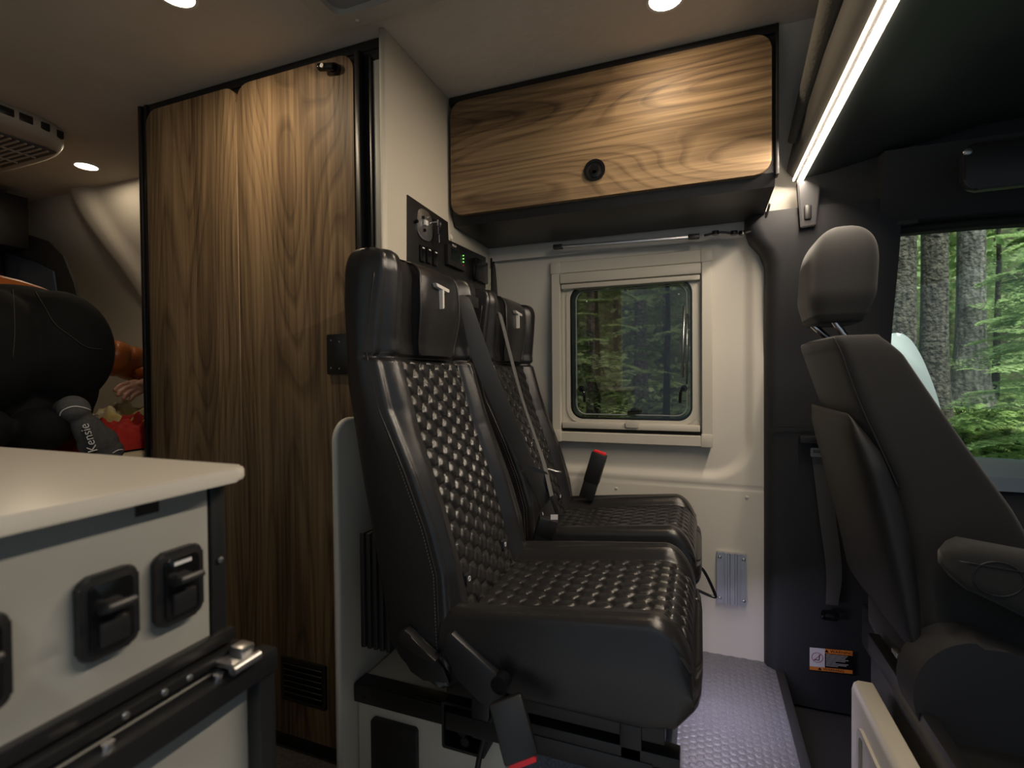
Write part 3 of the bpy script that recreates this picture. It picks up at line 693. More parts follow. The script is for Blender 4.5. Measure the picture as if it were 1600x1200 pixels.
# ================================================================== SEATS
z_rear = [.38, .395, .42, .453, .584, .769, .985, 1.163, 1.264, 1.28]; x_rear = [-.50, -.555, -.588, -.612, -.634, -.671, -.709, -.717, -.712, -.708]
z_st = [.38, .477, .604, .691, .804, .932, 1.049, 1.15, 1.257, 1.28]; x_st = [-.470, -.475, -.480, -.505, -.551, -.611, -.640, -.628, -.612, -.612]
z_in = [.38, .498, .621, .731, .869, 1.027, 1.08, 1.16, 1.27]; x_in = [-.452, -.470, -.497, -.530, -.582, -.628, -.634, -.628, -.626]
SH = .226       # half width of a seat
IW = .145       # half width of the quilted insert
TOPZ = 1.270
def backrest_rings():
    ys = list(np.linspace(-SH+.012, SH-.012, 170)); R = []
    zs = list(np.linspace(.385, 1.22, 250))+[TOPZ-.05*(1-math.sin(t)) for t in np.linspace(.05, PI/2, 14)]
    for z in zs:
        xr, xs_, xi = interp(z, z_rear, x_rear), interp(z, z_st, x_st), interp(z, z_in, x_in)
        k = 0 if z <= 1.22 else (z-1.22)/.05
        rnd = .028*(1-math.sqrt(max(0, 1-k*k)))        # top rounding
        head = ss(1.035, 1.05, z); crease = .012*math.exp(-((z-1.043)/.006)**2)
        s_arc = z*1.04
        ring = []
        for y in ys:
            a = abs(y)
            base = xi
            bol = ss(IW-.004, IW+.030, a)*ss(SH+.004, IW+.045, a)
            x = base + (xs_-base)*ss(IW+.03, SH, a) + (.030*(1-head)+.030*head)*bol*(1 if z > .5 else ss(.38, .5, z))
            if a > IW: x -= .006*math.exp(-((a-IW-.002)/.004)**2)*(1-head)
            if a < IW-.001 and z < 1.04:
                edge = ss(IW, IW-.008, a)*ss(1.04, 1.030, z)
                x += (.0100*hexdome(y, s_arc, .0372, .0415)-.003)*edge
            if head > 0: x += .006*head*math.exp(-((a-.0)/.08)**4)
            ring.append(Vector((x-crease-rnd, y*(1-.0*k), z)))
        # rounded shoulder to the side
        side = []
        for i in range(1, 7):
            t = i/6*PI/2; side.append((math.sin(t)*.012, (1-math.cos(t))*.012))
        pos = [Vector((ring[-1].x-dx_, SH-.012+dy_, z)) for dy_, dx_ in side]
        neg = [Vector((ring[0].x-dx_, -SH+.012-dy_, z)) for dy_, dx_ in side][::-1]
        xb = xr+.02; xf_ = pos[-1].x
        mids = []
        for i in range(1, 6):
            t = i/6; mids.append((xf_+(xb-xf_)*t, SH+.006*math.sin(PI*t)))
        back = [(xr+.02-.02*math.sin(t), SH-.02+.02*math.cos(t)) for t in np.linspace(0, PI/2, 5)]
        P = pos+[Vector((x, y, z)) for x, y in mids]+[Vector((x, y, z)) for x, y in back]
        N = [Vector((x, -y, z)) for x, y in (mids+back)][::-1]
        full = neg+ring+P+[Vector((xr, y, z)) for y in (.12, .04, -.04, -.12)]+N
        if rnd > 0:
            cx_ = (xr+xs_)/2
            for v in full:
                v.y *= 1-.03*(rnd/.028)
                if v.x < cx_: v.x += rnd*.8
        R.append(full)
    # underside
    last = R[0]; c = Vector((sum(v.x for v in last)/len(last), 0, last[0].z))
    R.insert(0, [c+(v-c)*.95-Vector((0, 0, .010)) for v in last])
    return R
def cushion_rings():
    ys = list(np.linspace(-SH+.026, SH-.026, 140)); R = []; XF = -.010
    xs_ = list(np.linspace(-.485, -.085, 125))+[-.085+(XF+.085)*math.sin(t) for t in np.linspace(.03, PI/2, 46)]
    for x in xs_:
        k = 0 if x < -.085 else (x+.085)/(XF+.085)
        drop = .085*(1-math.sqrt(max(0, 1-k*k)))*.95
        zs_ = interp(x, [-.5, -.46, -.2, 0], [.515, .528, .545, .560])
        zi = interp(x, [-.5, -.456, -.25, -.04, .02], [.490, .502, .530, .553, .556]); inset = .018*k**3
        arc = x+ .25*k*k*.085
        ring = []
        for y in ys:
            a = abs(y); bol = ss(IW-.004, IW+.035, a)*ss(SH+.004, IW+.05, a)
            z = zi+(zs_-zi)*ss(IW+.03, SH, a)+.030*bol*(1-k**2)
            if a < IW+.01: z += (.0085*hexdome(arc*1.0, y, .0372, .0415)-.003)*ss(IW+.008, IW-.002, a)*ss(1.0, .85, k)
            if a > IW: z -= .004*math.exp(-((a-IW-.008)/.004)**2)
            ring.append(Vector((x, y*(1-inset), z-drop)))
        zb = interp(x, [-.5, -.43, -.32, -.1, -.04, -.010], [.43, .405, .385, .383, .395, .43])
        zt_ = ring[0].z; P = []
        for i in range(1, 7):
            t = i/6*PI/2; P.append((SH-.026+.026*math.sin(t), zt_-.022*(1-math.cos(t))))
        zl = P[-1][1]; zb = min(zb, zl-.02)
        for i in range(1, 7):
            t = i/7; P.append((SH+.008*math.sin(PI*t), zl+(zb+.02-zl)*t))
        P += [(SH-.02+.02*math.cos(t), zb+.02-.02*math.sin(t)) for t in np.linspace(0, PI/2, 5)]
        P = [(y*(1-inset), z) for y, z in P]
        full = ring+[Vector((x, y, z)) for y, z in P]+[Vector((x, y, zb)) for y in (.12, .04, -.04, -.12)]+[Vector((x, -y, z)) for y, z in P[::-1]]
        R.append(full)
    last = R[-1]; c = Vector((XF, 0, sum(v.z for v in last)/len(last)))
    zmid = (max(v.z for v in last)+min(v.z for v in last))/2
    for s, dx_ in ((.93, .006), (.80, .011), (.5, .014)):
        R.append([Vector((XF+dx_, v.y*s, zmid+(v.z-zmid)*s)) for v in last])
    return R
def make_seat(y0, label):
    t = thing('passenger_seat', label, 'seat', (-.25, y0, .25), 'quilted passenger seats side by side')
    off = Vector((0, y0, 0))
    bm = bmesh.new(); loft(bm, [[v+off for v in r] for r in backrest_rings()]); bk_ = fromb('backrest', bm, [LEA], t, True)
    bm = bmesh.new(); loft(bm, [[v+off for v in r] for r in cushion_rings()]); cu_ = fromb('seat_cushion', bm, [LEA], t, True)
    # headrest pad with piping
    bm = bmesh.new(); R = []
    for i in range(30):
        k_ = i/29; z = 1.050+.220*k_; xi = interp(z, z_in, x_in)+.010+.014*math.sin(PI*min(1, k_*.8+.1)); tp = 0 if k_ < .82 else ((k_-.82)/.18)
        hwp = .084+.014*math.sin(PI*k_*.9); ring = []
        for y in np.linspace(-hwp, hwp, 13): ring.append((xi+.010-.009*(y/hwp)**4-.055*(1-math.sqrt(max(0, 1-tp*tp)))*.9, y0+.008+y, z+(.003 if tp > 0 else 0)))
        for y in np.linspace(hwp, -hwp, 13): ring.append((xi-.035-.03*tp, y0+.008+y*1.0, z+.004*tp))
        R.append(ring)
    loft(bm, R); pad = fromb('headrest_pad', bm, LEA, t, True, 60)
    for s in (-1, 1):
        p = []
        for k_ in np.linspace(0, 1, 24):
            z = 1.050+.220*k_; xi = interp(z, z_in, x_in)+.010+.014*math.sin(PI*min(1, k_*.8+.1)); tp = 0 if k_ < .82 else ((k_-.82)/.18); hwp = .084+.014*math.sin(PI*k_*.9)
            p.append((xi+.002-.055*(1-math.sqrt(max(0, 1-tp*tp)))*.9, y0+.008+s*hwp, z+(.003 if tp > 0 else 0)))
        tube('headrest_piping', p, .0032, PIP, pad)
    # embroidered emblem
    c = Vector((interp(1.17, z_in, x_in)+.0445, y0+.008, 1.175))
    bm = bmesh.new()
    prism('', [(y0-.046, 1.222), (y0+.020, 1.216), (y0+.020, 1.210), (y0+.014, 1.208), (y0-.040, 1.214)], 'X', c.x-.012, c.x-.0015, None, bm=bm)
    prism('', [(y0-.015, 1.212), (y0-.007, 1.212), (y0-.007, 1.167), (y0-.015, 1.164)], 'X', c.x-.012, c.x-.0015, None, bm=bm)
    fromb('stitched_emblem', bm, mat('silver_thread', (.55, .53, .50), .6), pad)['label'] = 'silver stitched T emblem'
    # seams: raised stitched edge at both sides of the backrest and around the cushion top
    for s in (-1, 1):
        p = [(interp(z, z_st, x_st)-.011, y0+s*(SH+.0010), z) for z in np.linspace(.43, 1.215, 60)]+[(interp(1.24, z_st, x_st)-.035, y0+s*(SH-.002), 1.243), (-.665, y0+s*(SH-.008), 1.262), (-.69, y0+s*(SH-.012), 1.266)]
        sm_ = tube('backrest_seam', p, .0022, PIP, bk_)
        n_ = 0; bm = bmesh.new()
        for i in range(0, 59):
            for q_ in (0, .5):
                a, b = Vector(p[i]).lerp(Vector(p[i+1]), q_), Vector(p[i]).lerp(Vector(p[i+1]), q_+.3); dx_ = Vector((-.006, s*.0012, 0)); bmesh.ops.create_cube(bm, size=1, matrix=Matrix.Translation((a+b)/2+dx_) @ Matrix.Diagonal((.0014, .0012, (b-a).length, 1)))
        fromb('stitching', bm, STI, bk_)
        pc_ = [(x, y0+s*(SH-.0035)*(1-.018*(max(0, (x+.085)/.075))**3), interp(x, [-.5, -.46, -.2, 0], [.515, .528, .545, .560])-.0085-.081*(1-math.sqrt(max(0, 1-max(0, (x+.085)/.075)**2)))) for x in list(np.linspace(-.45, -.085, 30))+[-.085+.073*math.sin(tt) for tt in np.linspace(.05, 1.25, 14)]]
        tube('cushion_seam', pc_, .0036, PIP, cu_)
        bm = bmesh.new()
        for i in range(len(pc_)-1):
            a, b = Vector(pc_[i]), Vector(pc_[i+1]); m_ = a.lerp(b, .5)+Vector((0, s*.001, -.009)); L = (b-a).length*.7; an = math.atan2(b.z-a.z, b.x-a.x)
            bmesh.ops.create_cube(bm, size=1, matrix=Matrix.Translation(m_) @ Matrix.Rotation(-an, 4, 'Y') @ Matrix.Diagonal((L, .001, .0013, 1)))
        fromb('stitching', bm, STI, cu_)
    # child-seat anchor tags low on the insert
    for yy_ in (-.118, .100):
        z = .56 if yy_ < 0 else .565; xi = interp(z, z_in, x_in)
        tg_ = prism('anchor_tag', rrect(y0+yy_-.011, y0+yy_+.011, z-.012, z+.010, .003), 'X', xi+.004, xi+.012, mat('black_tag', (.02, .02, .03), .5), t)
        tube('anchor_symbol', [(xi+.0125, y0+yy_+.005*math.cos(q), z-.001+.005*math.sin(q)) for q in np.linspace(0, 2*PI, 20)[:-1]], .0009, WHT, tg_, 6, None, True)
    # recliner cover and side hinge cover
    def pp(u, v, Y): q = at(u, v, Y=Y); return q
    L = [(620, 1000), (624, 986), (636, 983), (648, 995), (662, 1015), (684, 1032), (681, 1036), (690, 1044), (700, 1070), (660, 1066), (640, 1052), (627, 1030)]
    dy = y0-1.095
    ol = [(lambda q: (q.x, q.z))(at(u, v, Y=.858)) for u, v in L]
    prism('recliner_cover', ol, 'Y', .862+dy, .875+dy, BLKP, t, .002)
    L = [(622, 1000), (625, 987), (634, 983), (645, 992), (658, 1011), (684, 1030), (680, 1037), (655, 1025), (640, 1010), (630, 1003)]
    prism('recliner_lever', [(lambda q: (q.x, q.z))(at(u, v, Y=.845)) for u, v in L], 'Y', .840+dy, .862+dy, BLKP, t, .003)
    L = [(693, 1000), (700, 990), (708, 988), (792, 1064), (794, 1070), (780, 1106), (752, 1096), (716, 1060), (698, 1020)]
    prism('hinge_cover', [(lambda q: (q.x, q.z))(at(u, v, Y=.855)) for u, v in L], 'Y', .848+dy, .872+dy, mat('hinge_cover_plastic', (.016, .017, .020), .42, bump=(350, .3, .0008)), t, .004)
    # ribbed board folded down behind the back
    bm = bmesh.new()
    for i in range(5): bx(bm, -.700+i*.016, -.688+i*.016, y0-SH+.03, y0+SH-.03, .405, .66, .004)
    fromb('rear_trim', bm, CLOTHD, t, True, 40)
    # metal base
    bm = bmesh.new()
    for s in (-1, 1):
        bx(bm, -.50, -.06, y0+s*.16-.016, y0+s*.16+.016, .335, .385, .003); bx(bm, -.50, -.08, y0+s*.16-.022, y0+s*.16+.022, .262, .30, .003)
    bx(bm, -.44, -.40, y0-.18, y0+.18, .258, .385, .003); bx(bm, -.14, -.10, y0-.18, y0+.18, .258, .385, .003)
    fromb('base_frame', bm, BLKM, t, True, 40)
    return t
s1 = make_seat(1.095, 'black quilted leather passenger seat nearest the side door')
def copy_tree(o, parent=None, dy=0):
    c = o.copy(); C.objects.link(c)
    if parent: c.parent = parent
    return c
s2 = s1.copy(); C.objects.link(s2); s2.location.y += .545; s2['label'] = 'black quilted leather passenger seat against the window wall'
for ch in list(s1.children):
    c = ch.copy(); C.objects.link(c); c.parent = s2
    for g_ in list(ch.children):
        e_ = g_.copy(); C.objects.link(e_); e_.parent = c

# buckles
def buckle(name, p0, p1, wdt, th, tip, label, stalk=True, wv=(0, 1, 0), loc=None):
    """p0 = foot, p1 = tip"""
    p0, p1 = Vector(p0), Vector(p1); d = (p1-p0); Ln = d.length; d.normalize(); wv = (Vector(wv)-d*Vector(wv).dot(d)).normalized(); nv = d.cross(wv)
    t = thing(name, label, 'buckle', tuple(p0))
    obox('housing', p0+d*(Ln*(.66 if stalk else .60)), wv, nv, d, wdt, th, Ln*(.62 if stalk else .78), BLKP, t, .004)
    obox('red_button', p1-d*(.004 if stalk else .002), wv, nv, d, wdt*.80, th*(.55 if stalk else .8), .012 if stalk else .020, RED, t, .002)
    if stalk: obox('stalk', p0+d*(Ln*.20), wv, nv, d, wdt*.95, th*.7, Ln*.42, BLKP, t, .003)
    return t
# near buckle hanging below the cushion
a, b = at(783, 1066, Y=.835), at(816, 1187, Y=.80)
wv = (_R*.9+_U*.15)
buckle('seat_belt_buckle', a, b, .060, .034, 0, 'black buckle with red button hanging below near seat side', False, wv)
k_ = C.objects['seat_belt_buckle']; cylo('hinge_ring', a+Vector((0, -.012, .0)), a+Vector((0, .012, .0)), .016, BLKG, k_)
a, b = at(916, 778, Y=1.80), at(938, 706, Y=1.80)
buckle('seat_belt_buckle', a, b, .056, .03, 0, 'black buckle with red button upright beside the window wall', True, (1, 0, .3))
a, b = at(845, 852, Y=1.355), at(858, 808, Y=1.355)
mb = buckle('seat_belt_buckle', a, b, .055, .030, 0, 'black buckle with a small cream tag standing between the two quilted seats', True, _R)
for ch in list(mb.children):
    if ch.name.startswith('red_button'): bpy.data.objects.remove(ch)
q = at(866, 808, Y=1.335); obox('cream_tag', q, _R, _F, _U, .020, .001, .014, STK_W, mb)
# belts
def P3(u, v, X): return at(u, v, X=X)
t = thing('seat_belt', 'broad black belt crossing from near headrest to the middle buckle', 'seat belt', tuple(P3(727, 472, -.59)))
rb = _R
ribbon('strap', [P3(719, 462, -.62), P3(728, 476, -.585), P3(752, 560, -.56), P3(782, 632, -.53), P3(812, 700, -.50), P3(845, 770, -.455), P3(862, 812, -.43)],
       [rb*.030, rb*.034, rb*.052, rb*.052, rb*.048, rb*.040, rb*.034], WEB, t)
ribbon('strap', [P3(842, 735, -.46), P3(855, 770, -.44), P3(872, 805, -.42)], [rb*.03, rb*.025, rb*.02], WEB, t)
q = P3(832, 733, -.455)
bm = bmesh.new(); obq = [Vector(q)+_R*a_+_U*b_ for a_, b_ in ((-.036, -.010), (-.010, -.002), (.018, -.010), (.046, -.016), (.040, -.008), (.014, .004), (-.006, .012), (-.030, 0))]
A = [bm.verts.new(p-_F*.003) for p in obq]; B = [bm.verts.new(p) for p in obq]; bm.faces.new(A); bm.faces.new(B[::-1])
for i in range(len(A)): bm.faces.new((A[i], B[i], B[(i+1) % len(A)], A[(i+1) % len(A)]))
fromb('tongue', bm, BLKP, t)
box('webbing_slot', -.600, -.588, 1.235, 1.300, 1.19, 1.222, BLKP, t, .003)
t = thing('seat_belt', 'narrow twisted belt strap hanging across the far quilted backrest', 'seat belt', tuple(P3(783, 495, -.59)))
ribbon('strap', [P3(779, 488, -.62), P3(783, 497, -.585), P3(795, 545, -.56), P3(815, 620, -.52), P3(835, 680, -.48), P3(850, 725, -.45), P3(862, 775, -.42)],
       [_F*.03+_R*.010]*3+[_F*.03+_R*.008]*2+[_R*.012+_F*.02]*2, mat('belt_webbing_edge', (.12, .12, .12), .4), t)
q = P3(862, 736, -.43)
bm = bmesh.new(); tube_bm(bm, [Vector(q)-_R*.035-_U*.004, Vector(q)-_R*.01+_U*.006, Vector(q)+_R*.014-_U*.002, Vector(q)+_R*.03-_U*.004], .0035, 8); fromb('tongue', bm, STEEL, t, True)
# black bracket and latch beneath the near seat
br = thing('seat_mount_bracket', 'black steel mounting bracket with bolts under the near seat', 'bracket', (-.45, .95, .2))
q0, q1 = at(700, 1082, Y=.96), at(775, 1170, Y=.96)
bm = bmesh.new(); ringprism(bm, rrect(q0.x, q0.x+.10, q0.z-.10, q0.z, .006), rrect(q0.x+.006, q0.x+.094, q0.z-.094, q0.z-.006, .004), 'Y', .93, 1.0); fromb('bracket', bm, BLKM, br, True, 40)
for i, (u, v) in enumerate(((716, 1128), (726, 1160), (722, 1145), (758, 1118))):
    p = at(u, v, Y=.935); cylo('bolt', p, p+Vector((0, .05, 0)), .010, BLKG, br)
cylo('pivot_rod', at(705, 1120, Y=.945), at(770, 1122, Y=.945), .007, BLKG, br)
rail = thing('seat_rail', 'long black steel rail running under the near cushion to the front', 'rail', (-.3, .93, .3))
a, b = at(770, 1125, Y=.93), at(1062, 1178, Y=.93)
d_ = (b-a).normalized(); zr = (a.z+b.z)/2
box('rail', a.x, -.035, .915, .955, zr-.012, zr+.012, BLKM, rail, .002); box('lower_rail', a.x, -.06, .93, .97, zr-.055, zr-.04, BLKM, rail, .002)
cylo('adjust_bar', (-.055, .92, zr-.02), (-.055, .92, .02), .008, BLKM, rail)
tube('cable', spline([at(790, 1085, Y=.90), at(765, 1130, Y=.92), at(750, 1180, Y=.93), at(742, 1230, Y=.93)], 8), .006, BLKP, rail)
# adjustment bar loop at the front of the cushions
al = thing('adjustment_handle', 'thin black wire handle loop in front of the far seat cushion', 'handle', tuple(at(1105, 910, Y=1.6)))
tube('handle_bar', spline([at(1085, 885, Y=1.6), at(1099, 891, Y=1.6), at(1117, 928, Y=1.6), at(1113, 932, Y=1.6), at(1085, 920, Y=1.6)], 8), .0045, BLKG, al)

# ================================================================== OVERHEAD CABINET
oc = thing('overhead_cabinet', 'walnut fronted overhead cabinet above the window with black carcass', 'cabinet', (-.3, 1.6, 1.51))
YC = 1.52; cx0, cx1, cz0, cz1 = -.783, .192, 1.513, 1.925
bm = bmesh.new(); poly = [(YC, cz0+.03), (YC+.02, cz0-.002), (1.83, cz0-.008), (1.83, 1.60), (1.72, 1.80), (1.62, cz1), (YC, cz1)]
prism('', poly, 'X', cx0, cx1, None, bm=bm); fromb('carcass', bm, BLKP, oc, True, 30)
box('top_rail', cx0, cx1, YC-.012, YC+.01, cz1-.016, CZ-.004, BLKM, oc); box('corner_post', cx1-.002, cx1+.006, YC-.014, YC+.02, cz0+.02, CZ-.004, BLKM, oc, .001)
dd = prism('door', rrect(-.776, .180, 1.535, 1.908, .042), 'Y', YC-.022, YC-.002, WOODH, oc, .0015)
q = at(929, 266, Y=YC-.024)
bm = bmesh.new(); n_ = 32
ringprism(bm, [(q.x+.032*math.cos(2*PI*i/n_), q.z+.032*math.sin(2*PI*i/n_)) for i in range(n_)], [(q.x+.024*math.cos(2*PI*i/n_), q.z+.024*math.sin(2*PI*i/n_)) for i in range(n_)], 'Y', YC-.028, YC-.021)
lr_ = fromb('latch_ring', bm, BLKG, dd, True, 30)
cylo('latch_recess', (q.x, YC-.024, q.z), (q.x, YC-.0225, q.z), .0245, BLKP, dd)
bm = bmesh.new(); cyl(bm, (q.x, YC-.029, q.z+.003), (q.x, YC-.024, q.z+.003), .0135, .0145); bx(bm, q.x-.008, q.x+.008, YC-.029, YC-.024, q.z-.021, q.z, .002); fromb('latch_pull', bm, BLKG, dd, True, 40)
# blind rail and small fittings beneath it
br2 = thing('curtain_rail', 'slim silver rail with black end caps below the overhead cabinet', 'rail', tuple(at(980, 380, Y=1.80)))
a, b = at(872, 386, Y=1.80), at(1084, 370, Y=1.80)
dv = (b-a).normalized(); obox('rail_profile', (a+b)/2, dv, (0, 1, 0), Vector((0, 1, 0)).cross(dv)*-1, (b-a).length, .014, .009, ALU, br2, .002)
for p in (a, b): obox('end_cap', p, dv, (0, 1, 0), Vector((0, 1, 0)).cross(dv)*-1, .036, .022, .016, BLKP, br2, .003)
cc_ = thing('cable_clips', 'black cable with round clips running below cabinet corner to pillar', 'cable', tuple(at(1150, 364, Y=1.80)))
tube('cable', spline([at(1100, 368, Y=1.80), at(1125, 363, Y=1.80), at(1150, 365, Y=1.80), at(1172, 362, Y=1.80), at(1192, 350, Y=1.79), at(1203, 318, Y=1.76)], 8), .004, BLKP, cc_)
for u in (1118, 1147, 1160): p = at(u, 363, Y=1.80); cylo('clip', p+Vector((0, 0, .004)), p-Vector((0, 0, .008)), .011, BLKG, cc_)

# ================================================================== WINDOW in the far wall (blind cassette frame)
win = bpy.data.objects.new('window_1', None); C.objects.link(win); win['kind'] = 'structure'; win.location = (-.25, WY-.03, 1.1)
YF = WY-.052; fx0, fx1, fz0, fz1 = at(862, 560, Y=YF).x, at(1113, 560, Y=YF).x, at(988, 694, Y=YF).z, at(988, 399, Y=YF).z
bm = bmesh.new()
def rc(a0, a1, b0, b1, m=.0): return [(a0+m, b0+m), (a1-m, b0+m), (a1-m, b1-m), (a0+m, b1-m)]
ringprism(bm, rrect(fx0, fx1, fz0, fz1, .004), rrect(fx0+.035, fx1-.035, fz0+.038, fz1-.045, .004), 'Y', YF, WY+.0)
fo = fromb('frame', bm, FRAMEM, win); fo.modifiers.new('b', 'BEVEL').width = .003
for (a0, b0) in ((fx0-.001, fz0-.001), (fx1-.037, fz0-.001), (fx0-.001, fz1-.045), (fx1-.037, fz1-.045)):
    box('corner_piece', a0, a0+.038, YF-.003, YF+.004, b0, b0+.046, FRAMEM, win, .002)
box('blind_cassette', fx0+.036, fx1-.036, YF-.006, WY-.005, fz1-.085, fz1-.047, FRAMEM, win, .004)
box('blind_cassette', fx0+.040, fx1-.040, YF-.002, WY-.01, fz1-.106, fz1-.088, FRAMEM, win, .003)
box('lower_track', fx0+.040, fx1-.040, YF+.002, WY-.005, fz0+.052, fz0+.075, FRAMEM, win, .003)
box('shadow_gap', fx0+.037, fx1-.037, YF+.02, WY-.005, fz0+.040, fz0+.050, RUB, win)
p = at(988, 663, Y=YF); prism('pull_tab', rrect(p.x-.024, p.x+.024, p.z-.012, p.z+.014, .005), 'Y', YF-.006, YF+.004, FRAMEM, win, .002)
# inner panel round the pane
bm = bmesh.new(); Yi = WY-.022
ringprism(bm, rrect(fx0+.036, fx1-.036, fz0+.050, fz1-.090, .004, 8), rrect(gx0-.012, gx1+.012, gz0-.010, gz1+.010, .050, 8), 'Y', Yi, Yi+.012); fromb('inner_panel', bm, FRAMEM, win, True, 40)
bm = bmesh.new(); n_ = 8
o1 = rrect(gx0-.026, gx1+.030, gz0-.024, gz1+.022, .058); i1 = rrect(gx0-.011, gx1+.011, gz0-.009, gz1+.009, .050); ringprism(bm, o1, i1, 'Y', Yi-.006, Yi+.004); fromb('inner_rim', bm, FRAMEM, win, True, 40)
bm = bmesh.new(); ringprism(bm, rrect(gx0-.011, gx1+.011, gz0-.009, gz1+.009, .050), rrect(gx0-.004, gx1+.004, gz0-.003, gz1+.003, .045), 'Y', Yi-.002, Yi+.05); fromb('rubber_seal', bm, BLKG, win, True, 40)
prism('pane', rrect(gx0-.004, gx1+.004, gz0-.003, gz1+.003, .045), 'Y', Yi+.030, Yi+.036, GLT, win)
tube('pane_bead', [(a_, Yi+.018, b_) for a_, b_ in rrect(gx0+.008, gx1-.008, gz0+.008, gz1-.008, .038)], .0028, mat('clear_bead', (.25, .27, .26), .15), win, 6, None, True)
for (u, v, dx_) in ((910, 612, 1), (1068, 612, -1)):
    q = at(u, v, Y=Yi+.008); bm = bmesh.new(); cyl(bm, (q.x-.002*dx_, Yi+.025, q.z+.012), (q.x-.002*dx_, Yi-.004, q.z+.012), .012); tube_bm(bm, spline([(q.x, Yi-.004, q.z+.014), (q.x+.010*dx_, Yi-.012, q.z-.005), (q.x+.012*dx_, Yi-.010, q.z-.040)], 6), .005, 8); fromb('window_latch', bm, BLKG, win, True, 40)
q = at(991, 642, Y=Yi+.01); bm = bmesh.new(); cyl(bm, (q.x, Yi+.02, q.z), (q.x, Yi-.006, q.z), .012); tube_bm(bm, [(q.x-.022, Yi-.006, q.z-.006), (q.x+.022, Yi-.006, q.z-.004)], .006); fromb('window_latch', bm, BLKG, win, True, 40)
a, b = at(1069, 478, Y=Yi+.012), at(1066, 590, Y=Yi+.012); tube('stay_arm', [a, b], .004, ALU, win); 
a, b = at(1074, 490, Y=Yi+.012), at(1073, 600, Y=Yi+.012); tube('stay_arm', [a, b], .003, STEEL, win)
for u, v in ((916, 471), (1060, 460)): p = at(u, v, Y=Yi+.028); screw('pane_rivet', p, (0, -1, 0), .004, STEEL, win)

# ================================================================== CONTROL PANEL on the partition
cp_ = thing('control_panel', 'black control panel with oval key plate and switches on the cream partition', 'control panel', (PX, 1.4, 1.4))
def PQ(u, v, X=PX+.004): q = at(u, v, X=X); return (q.y, q.z)
def pan(name, L, x0, x1, m, bev=.0006): return prism(name, [PQ(*p) for p in L], 'X', x0, x1, m, cp_, bev)
a = PQ(637, 304); b = PQ(700, 347); zt_ = a[1]; 
pan('backplate', [(637, 304), (700, 347), (701, 375), (759, 402), (759, 450), (740, 520), (637, 460)], PX+.001, PX+.004, BLKM)
# coordinates on the board
def PB(u, v): q = at(u, v, X=PX+.006); return q
oc_ = PB(663, 352); oz = oc_.z; oy = oc_.y
prism('key_plate', [(oy+.046*math.copysign(abs(math.cos(t))**.7, math.cos(t)), oz+.046*math.copysign(abs(math.sin(t))**.8, math.sin(t))) for t in np.linspace(0, 2*PI, 41)[:-1]], 'X', PX+.004, PX+.009, ALU, cp_, .001)['label'] = 'oval brushed silver key plate'
for (u, v) in ((649, 346), (659, 340), (661, 360), (668, 340), (676, 345)): p = PB(u, v); cylo('plate_knob', (PX+.008, p.y, p.z), (PX+.014, p.y, p.z), .005, BLKG if u != 668 else STEEL, cp_)
p = PB(661, 350); bm = bmesh.new(); bx(bm, PX+.012, PX+.020, p.y-.008, p.y+.008, p.z-.006, p.z+.010, .002); fromb('selector_knob', bm, WHT, cp_, True, 40)
ky = thing('key_bunch', 'small silver keys hanging from the oval plate', 'keys', (PX+.02, oy+.02, oz))
p = PB(674, 348); cylo('key_shank', (PX+.009, p.y, p.z), (PX+.03, p.y+.004, p.z+.001), .003, STEEL, ky)
bm = bmesh.new(); kk = Vector((PX+.031, p.y+.006, p.z)); prism('', rrect(kk.y-.009, kk.y+.009, kk.z-.040, kk.z-.014, .005), 'X', kk.x, kk.x+.002, None, bm=bm); prism('', [(kk.y-.004, kk.z-.040), (kk.y+.003, kk.z-.040), (kk.y+.001, kk.z-.068), (kk.y-.003, kk.z-.064)], 'X', kk.x, kk.x+.002, None, bm=bm); fromb('key', bm, CHR, ky)
bm = bmesh.new(); ringprism(bm, rrect(kk.y-.011, kk.y+.009, kk.z-.014, kk.z+.006, .004), rrect(kk.y-.007, kk.y+.005, kk.z-.009, kk.z+.001, .002), 'X', kk.x-.002, kk.x+.003); fromb('key_head', bm, CHR, ky)
for i, (u, v) in enumerate(((659, 395), (669, 398), (679, 402))):
    p = PB(u, v); box('rocker_switch', PX+.004, PX+.012, p.y-.013, p.y+.013, p.z-.028, p.z+.022, BLKG, cp_, .003)
    box('switch_mark', PX+.0122, PX+.0128, p.y-.006, p.y+.006, p.z+.012, p.z+.016, WHT, cp_)
p0, p1 = PB(695, 379), PB(722, 425); ccn = box('charge_controller', PX+.004, PX+.020, p0.y, p1.y, p1.z, p0.z-.004, BLKP, cp_, .003)
p0, p1 = PB(699, 388), PB(713, 412); box('controller_display', PX+.0201, PX+.021, p0.y, p1.y, p1.z, p0.z, mat('dark_display', (.008, .012, .010), .1), ccn)
for i in range(4):
    p = PB(718, 400+i*5); cylo('status_light', (PX+.020, p.y, p.z), (PX+.0225, p.y, p.z), .0022, LEDG if i < 3 else RED, ccn, n=12)
text('controller_text', 'SOLAR', (PX+.0205, PB(704, 385).y, PB(704, 385).z), basis((0, 1, 0), (0, 0, 1)), .010, WHT, ccn, .0001)
p0, p1 = PB(739, 400), PB(757, 445); box('vent_module', PX+.004, PX+.022, p0.y, p1.y, p1.z, p0.z-.006, BLKG, cp_, .003)
p = PB(707, 371); tag(screw('panel_screw', (PX+.001, p.y, p.z), (1, 0, 0), .010, WALLM), 'round white cap on the partition right of the key plate', 'screw cap')

